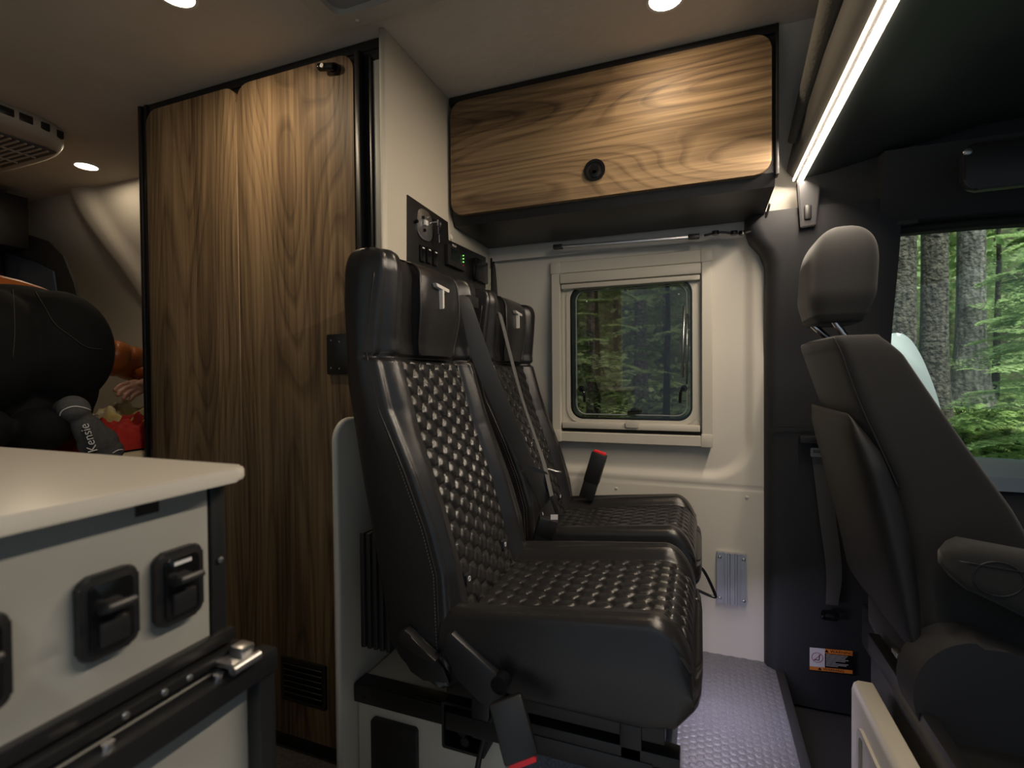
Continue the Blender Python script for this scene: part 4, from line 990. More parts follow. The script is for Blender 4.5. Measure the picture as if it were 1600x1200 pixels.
# aluminium bracket on the lower wall
ab = thing('wall_bracket', 'ribbed silver aluminium bracket screwed low on the wall by the pillar', 'bracket', tuple(at(1144, 905, Y=WY-.03)))
a, b = at(1120, 864, Y=WY-.045), at(1167, 950, Y=WY-.045); pr_ = []
xa_, xb_ = a.x, b.x; W2 = xb_-xa_
for fx_, h_ in ((0, 0), (0, .012), (.20, .012), (.20, .006), (.27, .006), (.27, .018), (.36, .018), (.38, .012), (.44, .012), (.46, .018), (.60, .018), (.62, .012), (.68, .012), (.70, .018), (.76, .018), (.76, .006), (.82, .006), (.82, .012), (1, .012), (1, 0)): pr_.append((xa_+fx_*W2, WY-.022-h_))
prism('extrusion', pr_, 'Z', b.z, a.z, ALU, ab)
for fx_ in (.1, .91):
    for z in (a.z-.018, b.z+.018): screw('bracket_screw', (xa_+fx_*W2, WY-.035, z), (0, -1, 0), .006, STEEL, ab)

# ================================================================== GALLEY COUNTER
gc = thing('galley_cabinet', 'pale galley cabinet end with black frame and push latches', 'cabinet', (-.9, .1, 0))
GX = -.505
box('carcass', -1.55, GX, -.30, .392, RZ, .884, LAMC, gc, .002)
box('corner_post', GX-.030, GX+.002, .394, .412, RZ, .884, BLKM, gc, .002)
zr1 = at(335, 985, X=GX).z
bm = bmesh.new(); bx(bm, GX, GX+.010, -.30, .415, zr1-.016, zr1-.002, .001); bx(bm, GX, GX+.018, -.30, .42, zr1-.030, zr1-.020, .001); fromb('cross_rail', bm, BLKM, gc, True, 40)
box('drawer_front', GX+.004, GX+.016, -.30, .425, .10, zr1-.038, LAMC, gc, .002)
# framed drawer edge
zf = at(300, 1100, X=GX+.03).z
bm = bmesh.new(); bx(bm, GX+.016, GX+.040, -.30, .446, zr1-.062, zr1-.036, .002); bx(bm, GX+.016, GX+.036, .424, .446, .05, zr1-.062, .002)
fromb('drawer_frame', bm, BLKM, gc, True, 40)
for (u, v) in ((352, 1047), (180, 1150)): p = at(u, v, X=GX+.040); p = Vector((p.x, p.y, zr1-.036)); cylo('frame_bolt', (GX+.030, p.y, zr1-.036), (GX+.030, p.y, zr1-.031), .005, CHR, gc)
for (u, v) in ((250, 1028), (290, 1055), (348, 878), (5, 1150), (190, 1105)):
    p = at(u, v, X=GX+.012); screw('frame_screw', (GX+(.018 if u != 348 else .004), p.y if u != 348 else .403, p.z if u == 348 else (zr1-.025)), (1, 0, 0), .0035, STEEL, gc)
p = at(365, 1022, X=GX+.04)
bm = bmesh.new(); bx(bm, GX+.012, GX+.048, p.y-.004, p.y+.026, zr1-.030, zr1-.024, .002); cyl(bm, (GX+.045, p.y-.006, zr1-.028), (GX+.045, p.y+.028, zr1-.028), .005); bx(bm, GX+.020, GX+.040, p.y+.010, p.y+.028, zr1-.026, zr1-.014, .003); fromb('slam_latch', bm, STEEL, gc, True, 40)
p = at(231, 787, X=GX); box('cable_slot', GX-.002, GX+.001, p.y-.012, p.y+.010, .868, .883, mat('brown_slot', (.02, .012, .01), .7), gc)
def latch(u, v, i):
    c = at(u, v, X=GX+.006); t = thing('push_latch', ['black push latch at the far end of the galley front', 'black push latch in the middle of the galley front', 'black push latch cut by the left picture edge'][i], 'latch', tuple(c), 'push latches on the galley')
    hy, hz = .0245, .037
    prism('escutcheon', rrect(c.y-hy, c.y+hy, c.z-hz, c.z+hz, .009), 'X', GX+.001, GX+.009, BLKP, t, .003)
    prism('bezel', rrect(c.y-hy+.007, c.y+hy-.007, c.z-hz+.007, c.z+hz-.007, .005), 'X', GX+.009, GX+.012, BLKG, t, .001)
    obox('thumb_tab', (GX+.019, c.y, c.z+.008), (.94, 0, .34), (0, 1, 0), (-.34, 0, .94), .020, .026, .008, BLKP, t, .003)
    box('push_button', GX+.011, GX+.016, c.y-.012, c.y+.012, c.z-.026, c.z-.004, BLKP, t, .002)
    if i == 0: box('latch_mark', GX+.0121, GX+.0126, c.y-.009, c.y+.009, c.z+.0225, c.z+.026, WHT, t)
latch(280, 913, 0); latch(170, 956, 1); latch(-52, 1052, 2)
pr_ = rrect(-1.6, -.478, -.34, .428, .02, 8, (.01, .012, .022, .01))
ct = prism('countertop', pr_, 'Z', .8855, .900, TOP, None, .004); tag(ct, 'white solid countertop with rounded corner on the galley cabinet', 'countertop')

# ================================================================== CEILING FITTINGS
def spot(u, v, Z, i, lab, pw):
    c = at(u, v, Z=CZ-.004); t = thing('ceiling_light', lab, 'ceiling light', tuple(c), 'round ceiling lights')
    bm = bmesh.new(); n_ = 40
    o1 = [(c.x+.047*math.cos(2*PI*i/n_), c.y+.047*math.sin(2*PI*i/n_)) for i in range(n_)]; i1 = [(c.x+.040*math.cos(2*PI*i/n_), c.y+.040*math.sin(2*PI*i/n_)) for i in range(n_)]
    ringprism(bm, o1, i1, 'Z', CZ-.006, CZ-.0005); fromb('trim_ring', bm, WHT, t, True, 30)
    cylo('lens', (c.x, c.y, CZ-.001), (c.x, c.y, CZ-.005), .040, SPOT, t, n=40)
    area('ceiling_lamp', (c.x, c.y, CZ-.010), (0, 0, 0), pw, .07, WARM)
spot(135, 260, CZ, 0, 'round warm ceiling light left of the wardrobe above the bed', .8)
spot(275, -8, CZ, 1, 'round warm ceiling light in front of the wardrobe, cut by the top edge', 2.0)
spot(1040, -2, CZ, 2, 'round warm ceiling light in front of the overhead cabinet', 1.7)
# roof fan surround
rf = thing('roof_vent', 'grey-white square roof vent surround in the ceiling', 'roof vent', tuple(at(560, -60, Z=CZ)))
a, b = at(483, 0, Z=CZ), at(525, 28, Z=CZ); c2 = at(560, 28, Z=CZ)
x0, y1 = a.x, c2.y; bm = bmesh.new(); ringprism(bm, rrect(x0, x0+.40, y1-.40, y1, .05), rrect(x0+.045, x0+.355, y1-.355, y1-.045, .03), 'Z', CZ-.022, CZ-.001); o = fromb('surround', bm, GRIP, rf, True, 40)
box('vent_screen', x0+.04, x0+.36, y1-.36, y1-.04, CZ-.006, CZ-.002, mat('vent_screen_grey', (.25, .25, .25), .8), rf)
p = at(552, 24, Z=CZ-.02); screw('surround_screw', (p.x, y1-.02, CZ-.022), (0, 0, -1), .005, WALLM, rf)
# air conditioner
ac = thing('air_conditioner', 'grey-white ceiling air conditioner with slotted air vents', 'air conditioner', (-2.6, 1.0, CZ))
tip = at(125, 212, Z=CZ-.05)
R = []; bm = bmesh.new()
cxA, cyA, hxA, hyA = tip.x-.36, .92, .36, .26
cxA = -2.62; cyA = .98; hxA = .43; hyA = .26
for k_, (s, z) in enumerate(((1.0, CZ-.001), (1.0, CZ-.040), (.975, CZ-.056), (.92, CZ-.064), (.80, CZ-.070), (.5, CZ-.074), (.1, CZ-.075))):
    R.append([(cxA+hxA*s*math.copysign(abs(math.cos(t))**.55, math.cos(t)), cyA+hyA*s*math.copysign(abs(math.sin(t))**.55, math.sin(t)), z) for t in np.linspace(0, 2*PI, 65)[:-1]])
loft(bm, R); fromb('housing', bm, GRIP, ac, True)
for i in range(5):
    y = 1.150-.052*i; q_ = min(.999, (abs(y-cyA)/hyA)**(1/.55)); x = cxA+hxA*math.sqrt(1-q_*q_)**.55
    box('air_outlet', x-.03, x+.0015, y-.020, y+.020, CZ-.040, CZ-.012, BLKP, ac, .003, 2)
gx = at(60, 235, Z=CZ-.07)
box('intake_grille', cxA-.10, cxA+.34, cyA-.08, cyA+.20, CZ-.0775, CZ-.070, mat('grille_dark', (.07, .065, .06), .7), ac, .004)
for i in range(12): y = cyA-.07+.24*i/11; box('grille_bar', cxA-.10, cxA+.335, y, y+.007, CZ-.081, CZ-.077, GRIP, ac)
for i in range(3): x = cxA-.02+.12*i; box('grille_bar', x, x+.006, cyA-.08, cyA+.19, CZ-.0815, CZ-.077, GRIP, ac)

# ================================================================== REAR WINDOW, BED, PERSON
rw = bpy.data.objects.new('window_3', None); C.objects.link(rw); rw['kind'] = 'structure'; rw.location = (-3, 1.5, 1.3)
# placed against the side wall in the rear
def W(u, v): return at(u, v, Y=1.50)
pts = [W(-60, 370), W(40, 365), W(80, 378), W(102, 400), W(118, 440), W(128, 480), W(128, 520), W(-60, 520)]
bm = bmesh.new(); prism('', [(p.x, p.z) for p in pts], 'Y', 1.49, 1.50, None, bm=bm); fromb('surround', bm, RUB, rw)
pts = [W(-60, 392), W(15, 395), W(60, 410), W(90, 425), W(98, 480), W(-60, 480)]
bm = bmesh.new(); prism('', [(p.x, p.z) for p in pts], 'Y', 1.480, 1.488, None, bm=bm); fromb('pane', bm, mat('blue_dusk_pane', (.045, .065, .11), .12), rw)
rc_ = thing('rear_storage_cabinet', 'dark overhead locker at far left behind the kneeling person', 'cabinet', tuple(W(0, 330)))
a, b = W(-80, 305), W(52, 318); box('locker', a.x, b.x, 1.20, 1.48, W(0, 400).z+.0, W(50, 312).z, BLKP, rc_, .004)
a, b = W(-20, 320), W(17, 450); box('side_post', a.x-.1, b.x, 1.42, 1.475, W(0, 480).z, W(0, 330).z, BLKP, rc_, .003)

bed = thing('bed', 'rear bed with cream sheet under the kneeling person', 'bed', (-2.6, .8, RZ))
box('bed_base', -3.45, -1.84, -.2, 1.74, RZ+.0, .62, LAMC, bed, .004)
bm = bmesh.new(); bx(bm, -3.44, -1.83, -.18, 1.72, .622, .745, .04, 4); fromb('mattress', bm, SHEET, bed, True)
def cloth(name, x0, x1, y0, y1, z0, amp, seed, m, n=60):
    bm = bmesh.new(); G = []; Bt = []
    for i in range(n+1):
        row = []; rb_ = []
        for j in range(n+1):
            x = x0+(x1-x0)*i/n; y = y0+(y1-y0)*j/n; e = min(i, n-i, j, n-j)/n
            h = amp*(noise.fractal(Vector((x*7+seed, y*7, 0)), .8, 2, 4)*.5+.5)
            wob = .02*noise.noise(Vector((x*5, y*5, seed)))
            row.append(bm.verts.new((x+wob, y+wob, z0+min(1, e*9)**.5*h+.002))); rb_.append(bm.verts.new((x+wob, y+wob, z0)))
        G.append(row); Bt.append(rb_)
    for i in range(n):
        for j in range(n):
            bm.faces.new((G[i][j], G[i+1][j], G[i+1][j+1], G[i][j+1]))
    return fromb(name, bm, m, None, True)
tag(cloth('blanket', -2.75, -1.95, 1.28, 1.64, .747, .17, 3.1, BLY), 'pale yellow and white patterned blanket behind the red one', 'blanket')
tag(cloth('blanket', -2.25, -1.86, 1.04, 1.40, .750, .13, 9.4, BLR), 'crumpled red blanket on the bed next to the foot', 'blanket')

pe = thing('person', 'person kneeling on the bed seen from behind, orange jacket and black jeans', 'person', (-2.05, .9, .75))
# body: one continuous figure on hands and knees, facing away
bm = bmesh.new()
hipR, hipL = Vector((-2.10, .98, 1.06)), Vector((-2.10, .76, 1.06))
kneeR, kneeL = Vector((-2.42, 1.02, .84)), Vector((-2.40, .66, .84))
ankR, ankL = Vector((-2.02, .935, .86)), Vector((-2.00, .70, .85))
ches = Vector((-2.62, .90, 1.10)); shR, shL = Vector((-2.66, 1.10, 1.10)), Vector((-2.66, .70, 1.10))
elR = at(243, 578, X=-2.36); wrR = at(226, 600, X=-2.28)
caps(bm, hipR, kneeR, .09, .06); caps(bm, hipL, kneeL, .09, .06); caps(bm, kneeR, ankR, .055, .035); caps(bm, kneeL, ankL, .055, .035)
ell(bm, (-2.12, .87, 1.08), (.13, .17, .13)); caps(bm, (-2.15, .87, 1.1), ches, .12, .13); ell(bm, ches, (.14, .19, .11))
caps(bm, shR, elR, .045, .037); caps(bm, elR, wrR, .035, .024); elL = Vector((-2.75, .60, .92)); wrL = Vector((-2.85, .66, .80)); caps(bm, shL, elL, .045, .036); caps(bm, elL, wrL, .034, .024)
caps(bm, (-2.72, .90, 1.1), (-2.80, .90, 1.09), .055, .05); ell(bm, (-2.90, .90, 1.06), (.10, .075, .085)); ell(bm, (-2.97, .90, 1.03), (.02, .012, .02)); ell(bm, (-2.93, .982, 1.05), (.02, .01, .03)); ell(bm, (-2.93, .818, 1.05), (.02, .01, .03))
# hand: palm, four bent fingers and a thumb, pointing back to the left
hd = (at(172, 620, X=-2.20)-wrR); hd.normalize(); sd = Vector((.62, -.15, -.65)); sd = (sd-hd*sd.dot(hd)).normalized(); un_ = hd.cross(sd)
palm = wrR+hd*.045
ell(bm, palm, (.046, .038, .016), basis(hd, sd).to_4x4()); caps(bm, wrR, palm, .024, .022, 10)
for i in range(4):
    off = (i-1.5)*.0195; b0 = wrR+hd*.072+sd*off; fd = (hd+sd*(i-1.5)*.05).normalized(); ln = (.030, .034, .032, .025)[i]; k1 = b0+fd*ln*1.1+un_*-.003; k2 = k1+(fd*.9+Vector((0, 0, -.25))).normalized()*ln*.75; k3 = k2+(fd*.8+Vector((0, 0, -.5))).normalized()*ln*.55
    caps(bm, b0, k1, .0105, .0098, 8); caps(bm, k1, k2, .0098, .0092, 8); caps(bm, k2, k3, .0092, .0082, 8)
t0 = wrR+hd*.020+sd*.030; t1_ = t0+(hd*.6+sd*.7).normalized()*.035; t2_ = t1_+(hd*.9+sd*.25).normalized()*.028; caps(bm, t0, t1_, .012, .0095, 8); caps(bm, t1_, t2_, .0095, .0075, 8)
caps(bm, wrL, wrL+Vector((-.08, 0, -.02)), .024, .02)
for i in range(5): b0 = wrL+Vector((-.08, (i-2)*.018, -.025)); caps(bm, b0, b0+Vector((-.06+.01*abs(i-2), (i-2)*.006, -.012)), .009, .007, 8)
caps(bm, ankR, ankR+Vector((.02, 0, 0)), .03, .03)
blob('body', bm, SKIN, pe, .0035, 2)
bm = bmesh.new(); ell(bm, (-2.91, .90, 1.075), (.105, .088, .090)); ell(bm, (-2.84, .90, 1.02), (.06, .08, .09)); blob('hair', bm, HAIR, pe, .01, 4)
# jeans
bm = bmesh.new()
hc1 = at(88, 560, X=-1.98); 
ell(bm, at(92, 545, X=-2.02), (.15, .150, .195)); ell(bm, at(-22, 548, X=-2.04), (.15, .145, .195)); ell(bm, at(35, 505, X=-2.10), (.13, .22, .125))
ell(bm, at(85, 600, X=-2.10), (.13, .120, .17)); ell(bm, at(62, 640, X=-2.06), (.10, .15, .11)); caps(bm, at(85, 590, X=-2.12), kneeR, .130, .095); caps(bm, at(-15, 590, X=-2.15), kneeL, .135, .095)
caps(bm, kneeR, at(70, 672, X=-1.90), .085, .066); caps(bm, kneeL, at(-25, 672, X=-1.95), .085, .066)
caps(bm, (-2.15, .87, 1.12), (-2.28, .88, 1.12), .16, .16)
blob('jeans', bm, JEAN, pe, .008, 8)
# seams and pocket lines on the jeans are laid on by projecting on the cloth
JL = [[(20, 452), (22, 480), (23, 520), (20, 560)], [(55, 455), (70, 480), (86, 506), (110, 525), (135, 542), (160, 546)]]
deps = bpy.context.evaluated_depsgraph_get(); bpy.context.view_layer.update(); deps = bpy.context.evaluated_depsgraph_get()
jo = [o for o in pe.children if o.name.startswith('jeans')][0]; je = jo.evaluated_get(deps)
def hit(o_e, u, v, lift=.002):
    d = (_F+(u-800)/f*_R+(600-v)/f*_U).normalized(); mi = o_e.matrix_world.inverted(); ok, loc, no, _ = o_e.ray_cast(mi @ CAM, mi.to_3x3() @ d)
    return (o_e.matrix_world @ loc - d*lift) if ok else None
for L in JL:
    Pp = [hit(je, u, v) for u, v in [(q.x, q.y) for q in spline([(u, v, 0) for u, v in L], 6)]]; Pp = [p for p in Pp if p is not None]
    if len(Pp) > 3: tube('jeans_seam', Pp, .0014, JSTI, pe, 6)
# jacket: quilted shell round the back, hem rising over the hips, right sleeve
bm = bmesh.new()
ax0, ax1 = Vector((-2.11, .873, 1.125)), Vector((-2.66, .90, 1.10)); rings = []; jr_y = at(170, 520, X=-2.11).y-ax0.y; jr_z = at(40, 434, X=-2.11).z-ax0.z
for i in range(33):
    t = i/32; c = ax0.lerp(ax1, t); puff = 1+.035*abs(math.sin(t*PI*7)); ry, rz = jr_y*(1-.06*t)*puff, jr_z*(1-.18*t)*puff
    if i == 0: ry *= .965; rz *= .965
    rings.append([(c.x, c.y+ry*math.cos(q), c.z+rz*math.sin(q)) for q in np.linspace(0, 2*PI, 41)[:-1]])
rings += [[(rings[-1][k][0]-.05, ax1.y+(rings[-1][k][1]-ax1.y)*.5, ax1.z+(rings[-1][k][2]-ax1.z)*.5) for k in range(40)]]
loft(bm, rings, True, True); fromb('jacket', bm, ORJ, pe, True)
sl0, sl1 = at(140, 548, X=-2.42), at(252, 582, X=-2.36); cuff = at(222, 590, X=-2.29)
bm = bmesh.new(); tube_bm(bm, [sl0.lerp(sl1, t) for t in np.linspace(0, 1, 46)], 1, 20, lambda t: .074*(1-.13*t)*(1+.13*abs(math.sin(t*PI*4.5))**.6)); ell(bm, sl1, (.065, .065, .065)); tube_bm(bm, [sl1.lerp(cuff, t) for t in np.linspace(0, 1, 10)], 1, 20, lambda t: .060-.018*t)
fromb('sleeve', bm, ORJ, pe, True)
bm = bmesh.new(); tube_bm(bm, [shL+Vector((.05, 0, 0)), shL, elL, wrL], 1, 16, lambda t: .07-.025*t); fromb('sleeve', bm, ORJ, pe, True)
# socked foot, sole towards the viewer
h0, toe = at(115, 640, X=-1.86), at(172, 716, X=-1.80)
fa = (toe-h0).normalized(); vn = (CAM-h0).normalized(); sdv = fa.cross(vn).normalized(); vn = sdv.cross(fa)
bm = bmesh.new(); ell(bm, h0, (.046, .043, .04), basis(fa, sdv)); ell(bm, h0.lerp(toe, .5), (.085, .043, .032), basis(fa, sdv)); ell(bm, h0+fa*.125, (.055, .054, .030), basis(fa, sdv))
ell(bm, h0+fa*.165, (.040, .050, .024), basis(fa, sdv)); caps(bm, h0-vn*.02, h0-vn*.13-fa*.02-sdv*-.02, .042, .040)
so_ = blob('sock', bm, SOCK, pe, .004, 4); bpy.context.view_layer.update(); deps = bpy.context.evaluated_depsgraph_get(); se = so_.evaluated_get(deps)
text('sock_lettering', 'Kensie', h0+fa*.100-sdv*-.012+vn*.040, basis(-fa, -sdv) if False else basis(sdv*-.25+fa*-.97, (fa*-.25+sdv*.97)), .034, WHT, pe, .012)
Pp = [hit(se, q.x, q.y, .001) for q in spline([(92, 655, 0), (97, 642, 0), (115, 635, 0), (135, 638, 0), (148, 645, 0)], 6)]; Pp = [p for p in Pp if p is not None]
if len(Pp) > 3: tube('sock_stripe', Pp, .0018, WHT, pe, 6)
Pp = [hit(se, q.x, q.y, .001) for q in spline([(176, 708, 0), (186, 703, 0), (199, 703, 0)], 6)]; Pp = [p for p in Pp if p is not None]
if len(Pp) > 3: tube('sock_stripe', Pp, .0018, WHT, pe, 6)

# ================================================================== OUTSIDE
BARK = mat('grey_bark', (.035, .031, .024), .95, bump=(22, 1.0, .05), var=(26, (.125, .115, .092), (1, 1, .22)))
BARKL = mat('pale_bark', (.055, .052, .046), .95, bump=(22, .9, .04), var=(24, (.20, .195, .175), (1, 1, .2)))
MOSS = mat('mossy_bark', (.12, .13, .05), .98, bump=(10, .9, .05), var=(7, (.20, .24, .07)))
def leafmat(name, c1, c2):
    m = mat(name, c1, .6, var=(3.5, c2)); n, l = nodes(m); b = n['Principled BSDF']
    try: b.inputs['Subsurface Weight'].default_value = 0
    except Exception: pass
    tr = n.new('ShaderNodeBsdfTranslucent'); mx = n.new('ShaderNodeMixShader'); mx.inputs[0].default_value = .45
    src = b.inputs['Base Color'].links[0].from_socket; l.new(src, tr.inputs[0]); out = n['Material Output']
    l.new(b.outputs[0], mx.inputs[1]); l.new(tr.outputs[0], mx.inputs[2]); l.new(mx.outputs[0], out.inputs[0]); return m
LF = [leafmat('fern_green', (.17, .30, .08), (.42, .55, .20)), leafmat('hemlock_green', (.20, .33, .13), (.50, .64, .30)), leafmat('deep_green', (.05, .09, .035), (.15, .21, .08))]
def gz(x, y): return -.55+.19*max(0, y-2.6)+.10*noise.noise(Vector((x*.8, y*.8, 1)))+.9*ss(9, 16, y)*3
bm = bmesh.new(); xs = np.linspace(-12, 26, 90); ys = np.linspace(2.3, 20, 60)
G = [[bm.verts.new((x, y, gz(x, y)+.12*noise.noise(Vector((x*3, y*3, 0))))) for y in ys] for x in xs]
for i in range(len(xs)-1):
    for j in range(len(ys)-1): bm.faces.new((G[i][j], G[i+1][j], G[i+1][j+1], G[i][j+1]))
o = fromb('forest_floor', bm, mat('forest_floor', (.035, .04, .018), .98, var=(2.5, (.09, .12, .04)), bump=(12, 1, .1)), None, True); struct(o)
def trunk(u0, u1, v, tdist, m, label, group=None, lean=0, name='tree_trunk', flare=1.6):
    """tdist: distance in front of the camera; u0,u1 its edges in the picture at height v"""
    um = (u0+u1)/2; d = _F+(um-800)/f*_R; c = CAM+d*tdist; r = (u1-u0)/f*tdist/2*.77
    zb = gz(c.x, c.y)-.2; bm = bmesh.new(); rings = []
    for i in range(30):
        z = zb+(7.5-zb)*(i/29)**1.3; fl = 1+(flare-1)*math.exp(-(z-zb-.2)/.45); x = c.x+lean*(z-1); ring = []
        for k in range(28):
            t = 2*PI*k/28; rr = r*fl*(1+.07*noise.noise(Vector((math.cos(t)*2+um, math.sin(t)*2, z*.5)))+.06*(fl-1)*math.cos(5*t))
            ring.append((x+rr*math.cos(t), c.y+rr*math.sin(t), z))
        rings.append(ring)
    loft(bm, rings); o = fromb(name, bm, m, None, True); tag(o, label, 'tree', group); return o
trunk(1377, 1432, 480, 5.6, BARK, 'thick grey rough trunk just right of the headrest in the cab window')
trunk(1437, 1481, 480, 5.9, BARK, 'dark mossy trunk in the middle of the cab window'); 
trunk(1494, 1538, 480, 6.4, BARKL, 'pale lit trunk, rightmost of the three big ones in cab window', None, .0, flare=2.1)
trunk(1338, 1352, 480, 8.5, MOSS, 'slim mossy trunk partly hidden by the driver headrest')
for (u0, u1, td, m) in ((1426, 1434, 9, MOSS), (1483, 1491, 8.5, MOSS), (1552, 1562, 10, BARK), (1590, 1600, 11, BARK), (915, 935, 6.5, BARK), (958, 968, 9, BARK), (990, 1012, 8, BARK), (1035, 1045, 10, BARK), (1290, 1300, 11, BARK), (1570, 1576, 12, BARKL)):
    trunk(u0, u1, 480, td, m, 'thin trunk deep in the forest behind the '+('small side window' if u0 < 1200 else 'cab window'), 'thin trunks behind the '+('small window' if u0 < 1200 else 'cab window'))
# ferns
def fern_mesh(seed, n_fr=13, L=.55):
    rnd = random.Random(seed); bm = bmesh.new()
    for k in range(n_fr):
        az = 2*PI*k/n_fr+rnd.uniform(-.25, .25); el_ = rnd.uniform(.7, 1.2); ln = L*rnd.uniform(.75, 1.15); d = Vector((math.cos(az), math.sin(az), 0)); sd = Vector((-d.y, d.x, 0)); N = 22
        pts = [d*(ln*t*math.cos(el_*(1-t)*.9)*1.0)+Vector((0, 0, ln*(math.sin(el_)*t*1.15-.95*t*t))) for t in np.linspace(0, 1, N)]
        for i in range(1, N-1):
            t = i/N; wl = .085*math.sin(PI*min(1, t*1.05+.04))**.7*ln/.55+.004; tt = (pts[i+1]-pts[i]).normalized(); st = (pts[i+1]-pts[i]).length*.42
            for s in (-1, 1):
                a = pts[i]; b = a+sd*s*wl+tt*wl*.35-Vector((0, 0, wl*.25)); bm.faces.new([bm.verts.new(a-tt*st), bm.verts.new(b), bm.verts.new(a+tt*st)])
    me = bpy.data.meshes.new('fern'); bm.to_mesh(me); bm.free(); me.materials.append(LF[0]); return me
FM = [fern_mesh(s) for s in (1, 2, 3)]
def ground_at(u, v):
    d = (_F+(u-800)/f*_R+(600-v)/f*_U); t = 2.7
    while t < 18:
        p = CAM+d*t
        if p.z < gz(p.x, p.y): return p
        t += .04
    return CAM+d*9
k = 0
for (u, v) in ((1500, 655), (1535, 640), (1570, 650), (1600, 670), (1515, 700), (1550, 695), (1590, 710), (1480, 625), (1560, 610), (1610, 625), (1525, 672), (1575, 730), (1640, 690), (1500, 612), (1455, 640), (920, 640), (960, 650), (1010, 655), (1055, 640), (985, 620), (935, 600), (1040, 600)):
    p = ground_at(u, v+10); dist = (p-CAM).length; o = bpy.data.objects.new('fern', FM[k % 3]); C.objects.link(o); o.location = (p.x, p.y, gz(p.x, p.y)); sc = random.uniform(.75, 1.15); o.scale = (sc,)*3; o.rotation_euler = (0, 0, random.uniform(0, 6)); k += 1
    tag(o, 'green sword fern on the forest floor beyond the '+('small side window' if u < 1200 else 'cab window'), 'fern', 'ferns beyond the '+('small window' if u < 1200 else 'cab window'))
# young hemlocks with layered drooping sprays
def hemlock(u, td, h, seed, label, dens=1.0, rad=1.1, z0=None):
    rnd = random.Random(seed); d = _F+(u-800)/f*_R; c = CAM+d*td; zb = gz(c.x, c.y) if z0 is None else z0
    t = thing('young_conifer', label, 'tree', (c.x, c.y, zb))
    tube('trunk', [(c.x, c.y, zb), (c.x+.03, c.y, zb+h*.5), (c.x, c.y, zb+h)], .03, BARK, t, 8, lambda q: .04*(1-q)+.008)
    bm = bmesh.new(); nb = int(26*dens)
    for i in range(nb):
        z = zb+h*(.08+.9*i/nb); az = rnd.uniform(0, 2*PI); ln = rad*(1-.75*i/nb)*rnd.uniform(.7, 1.15); dd = Vector((math.cos(az), math.sin(az), rnd.uniform(-.05, .25))); sd = Vector((-math.sin(az), math.cos(az), 0)); N = 16
        for j in range(1, N):
            q = j/N; p = Vector((c.x, c.y, z))+dd*ln*q-Vector((0, 0, ln*.30*q*q)); wl = ln*.38*(1-q)**.7+.05
            for s in (-1, 1):
                M_ = 7
                for e in range(1, M_+1):
                    w_ = e/M_; b = p+sd*s*wl*w_+dd*wl*w_*.6-Vector((0, 0, wl*w_*.25)); r = .030*rnd.uniform(.7, 1.3); a1 = rnd.uniform(0, 6)
                    v1 = Vector((math.cos(a1), math.sin(a1), rnd.uniform(-.35, .2)))*r; v2 = Vector((-math.sin(a1), math.cos(a1), rnd.uniform(-.3, .2)))*r*.5
                    bm.faces.new([bm.verts.new(b-v1), bm.verts.new(b+v2), bm.verts.new(b+v1), bm.verts.new(b-v2)])
    fromb('foliage', bm, LF[1], t)
hemlock(1635, 4.6, 2.7, 4, 'young bright green conifer with drooping sprays at right of cab window', 1.5, .85)
hemlock(1690, 3.9, 2.8, 5, 'young conifer reaching into the right picture edge', 1.3, .9)
hemlock(1555, 6.6, 3.8, 6, 'young conifer behind the pale trunk', 1.4, 1.1)
hemlock(1400, 8.5, 4.0, 8, 'young conifer showing behind the headrest side trunks', 1.3, 1.4)
hemlock(930, 5.0, 2.4, 11, 'young dark conifer low at the left of the small window', 1.2, 1.0)
hemlock(1040, 6.0, 3.2, 12, 'young conifer at the right of the small window', 1.3, 1.2)
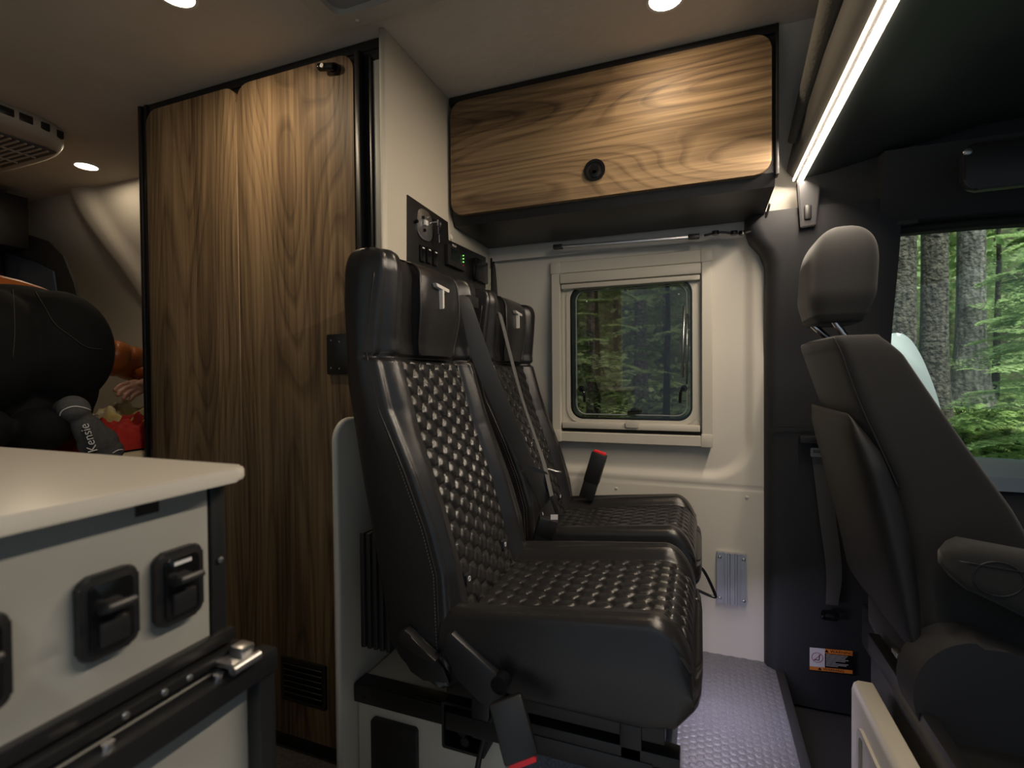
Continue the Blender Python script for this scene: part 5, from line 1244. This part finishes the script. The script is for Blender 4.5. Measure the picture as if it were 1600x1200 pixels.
# background foliage nobody could count
rnd = random.Random(21); nv = []; nf = []; 
def leaf(p, r):
    a = rnd.uniform(0, 6.28); v1 = Vector((math.cos(a), math.sin(a)*.6, rnd.uniform(-.7, .7)))*r; v2 = v1.cross(Vector((rnd.uniform(-1, 1), 1, rnd.uniform(-1, 1)))).normalized()*r*.45
    k = len(nv); nv.extend([p-v1, p+v2, p+v1, p-v2]); nf.append((k, k+1, k+2, k+3))
for _ in range(420):
    cx = rnd.uniform(-4, 18); cy = rnd.uniform(8.5, 14); cz_ = rnd.uniform(0, 5.5)+.2*(cy-8); R_ = rnd.uniform(.35, 1.0)
    for q in range(130):
        v = Vector((rnd.gauss(0, 1), rnd.gauss(0, .6), rnd.gauss(0, .45))); leaf(Vector((cx, cy, cz_))+v*R_*.6, rnd.uniform(.05, .11))
o = mesh('foliage_backdrop', nv, nf, LF[1]); tag(o, 'dense layered green foliage filling the forest depth', 'foliage', None, 'stuff')
nv = []; nf = []
for _ in range(90):
    cx = rnd.uniform(-3, 10); cy = rnd.uniform(3.6, 8); R_ = rnd.uniform(.2, .5)
    for q in range(90):
        v = Vector((rnd.gauss(0, 1), rnd.gauss(0, 1), abs(rnd.gauss(0, .4)))); p = Vector((cx, cy, gz(cx, cy)))+v*R_*.7; leaf(p, rnd.uniform(.025, .06))
o = mesh('undergrowth', nv, nf, LF[2]); tag(o, 'low leafy undergrowth covering the forest ground', 'undergrowth', None, 'stuff')
# pale rounded board outside the cab window
P = [(1372, 640), (1374, 560), (1385, 528), (1400, 520), (1415, 524), (1430, 540), (1448, 575), (1470, 640), (1492, 760), (1496, 1080), (1376, 1080)]
pl = [(lambda q: (q.x, q.z))(at(q_.x, q_.y, Y=2.45)) for q_ in spline([(u, v, 0) for u, v in P], 5)]
sbd = prism('round_top_board', pl, 'Y', 2.45, 2.49, mat('pale_board', (.80, .88, .90), .35), None, .012); sbd.name = 'rounded_board'; tag(sbd, 'pale blue-white round-topped board just outside the cab window', 'board')
# cool under-seat strip light
area('under_seat_light', (-.05, 1.55, .20), (0, math.radians(-25), 0), 1.3, .5, (.78, .72, 1.0), 'RECTANGLE', .03)
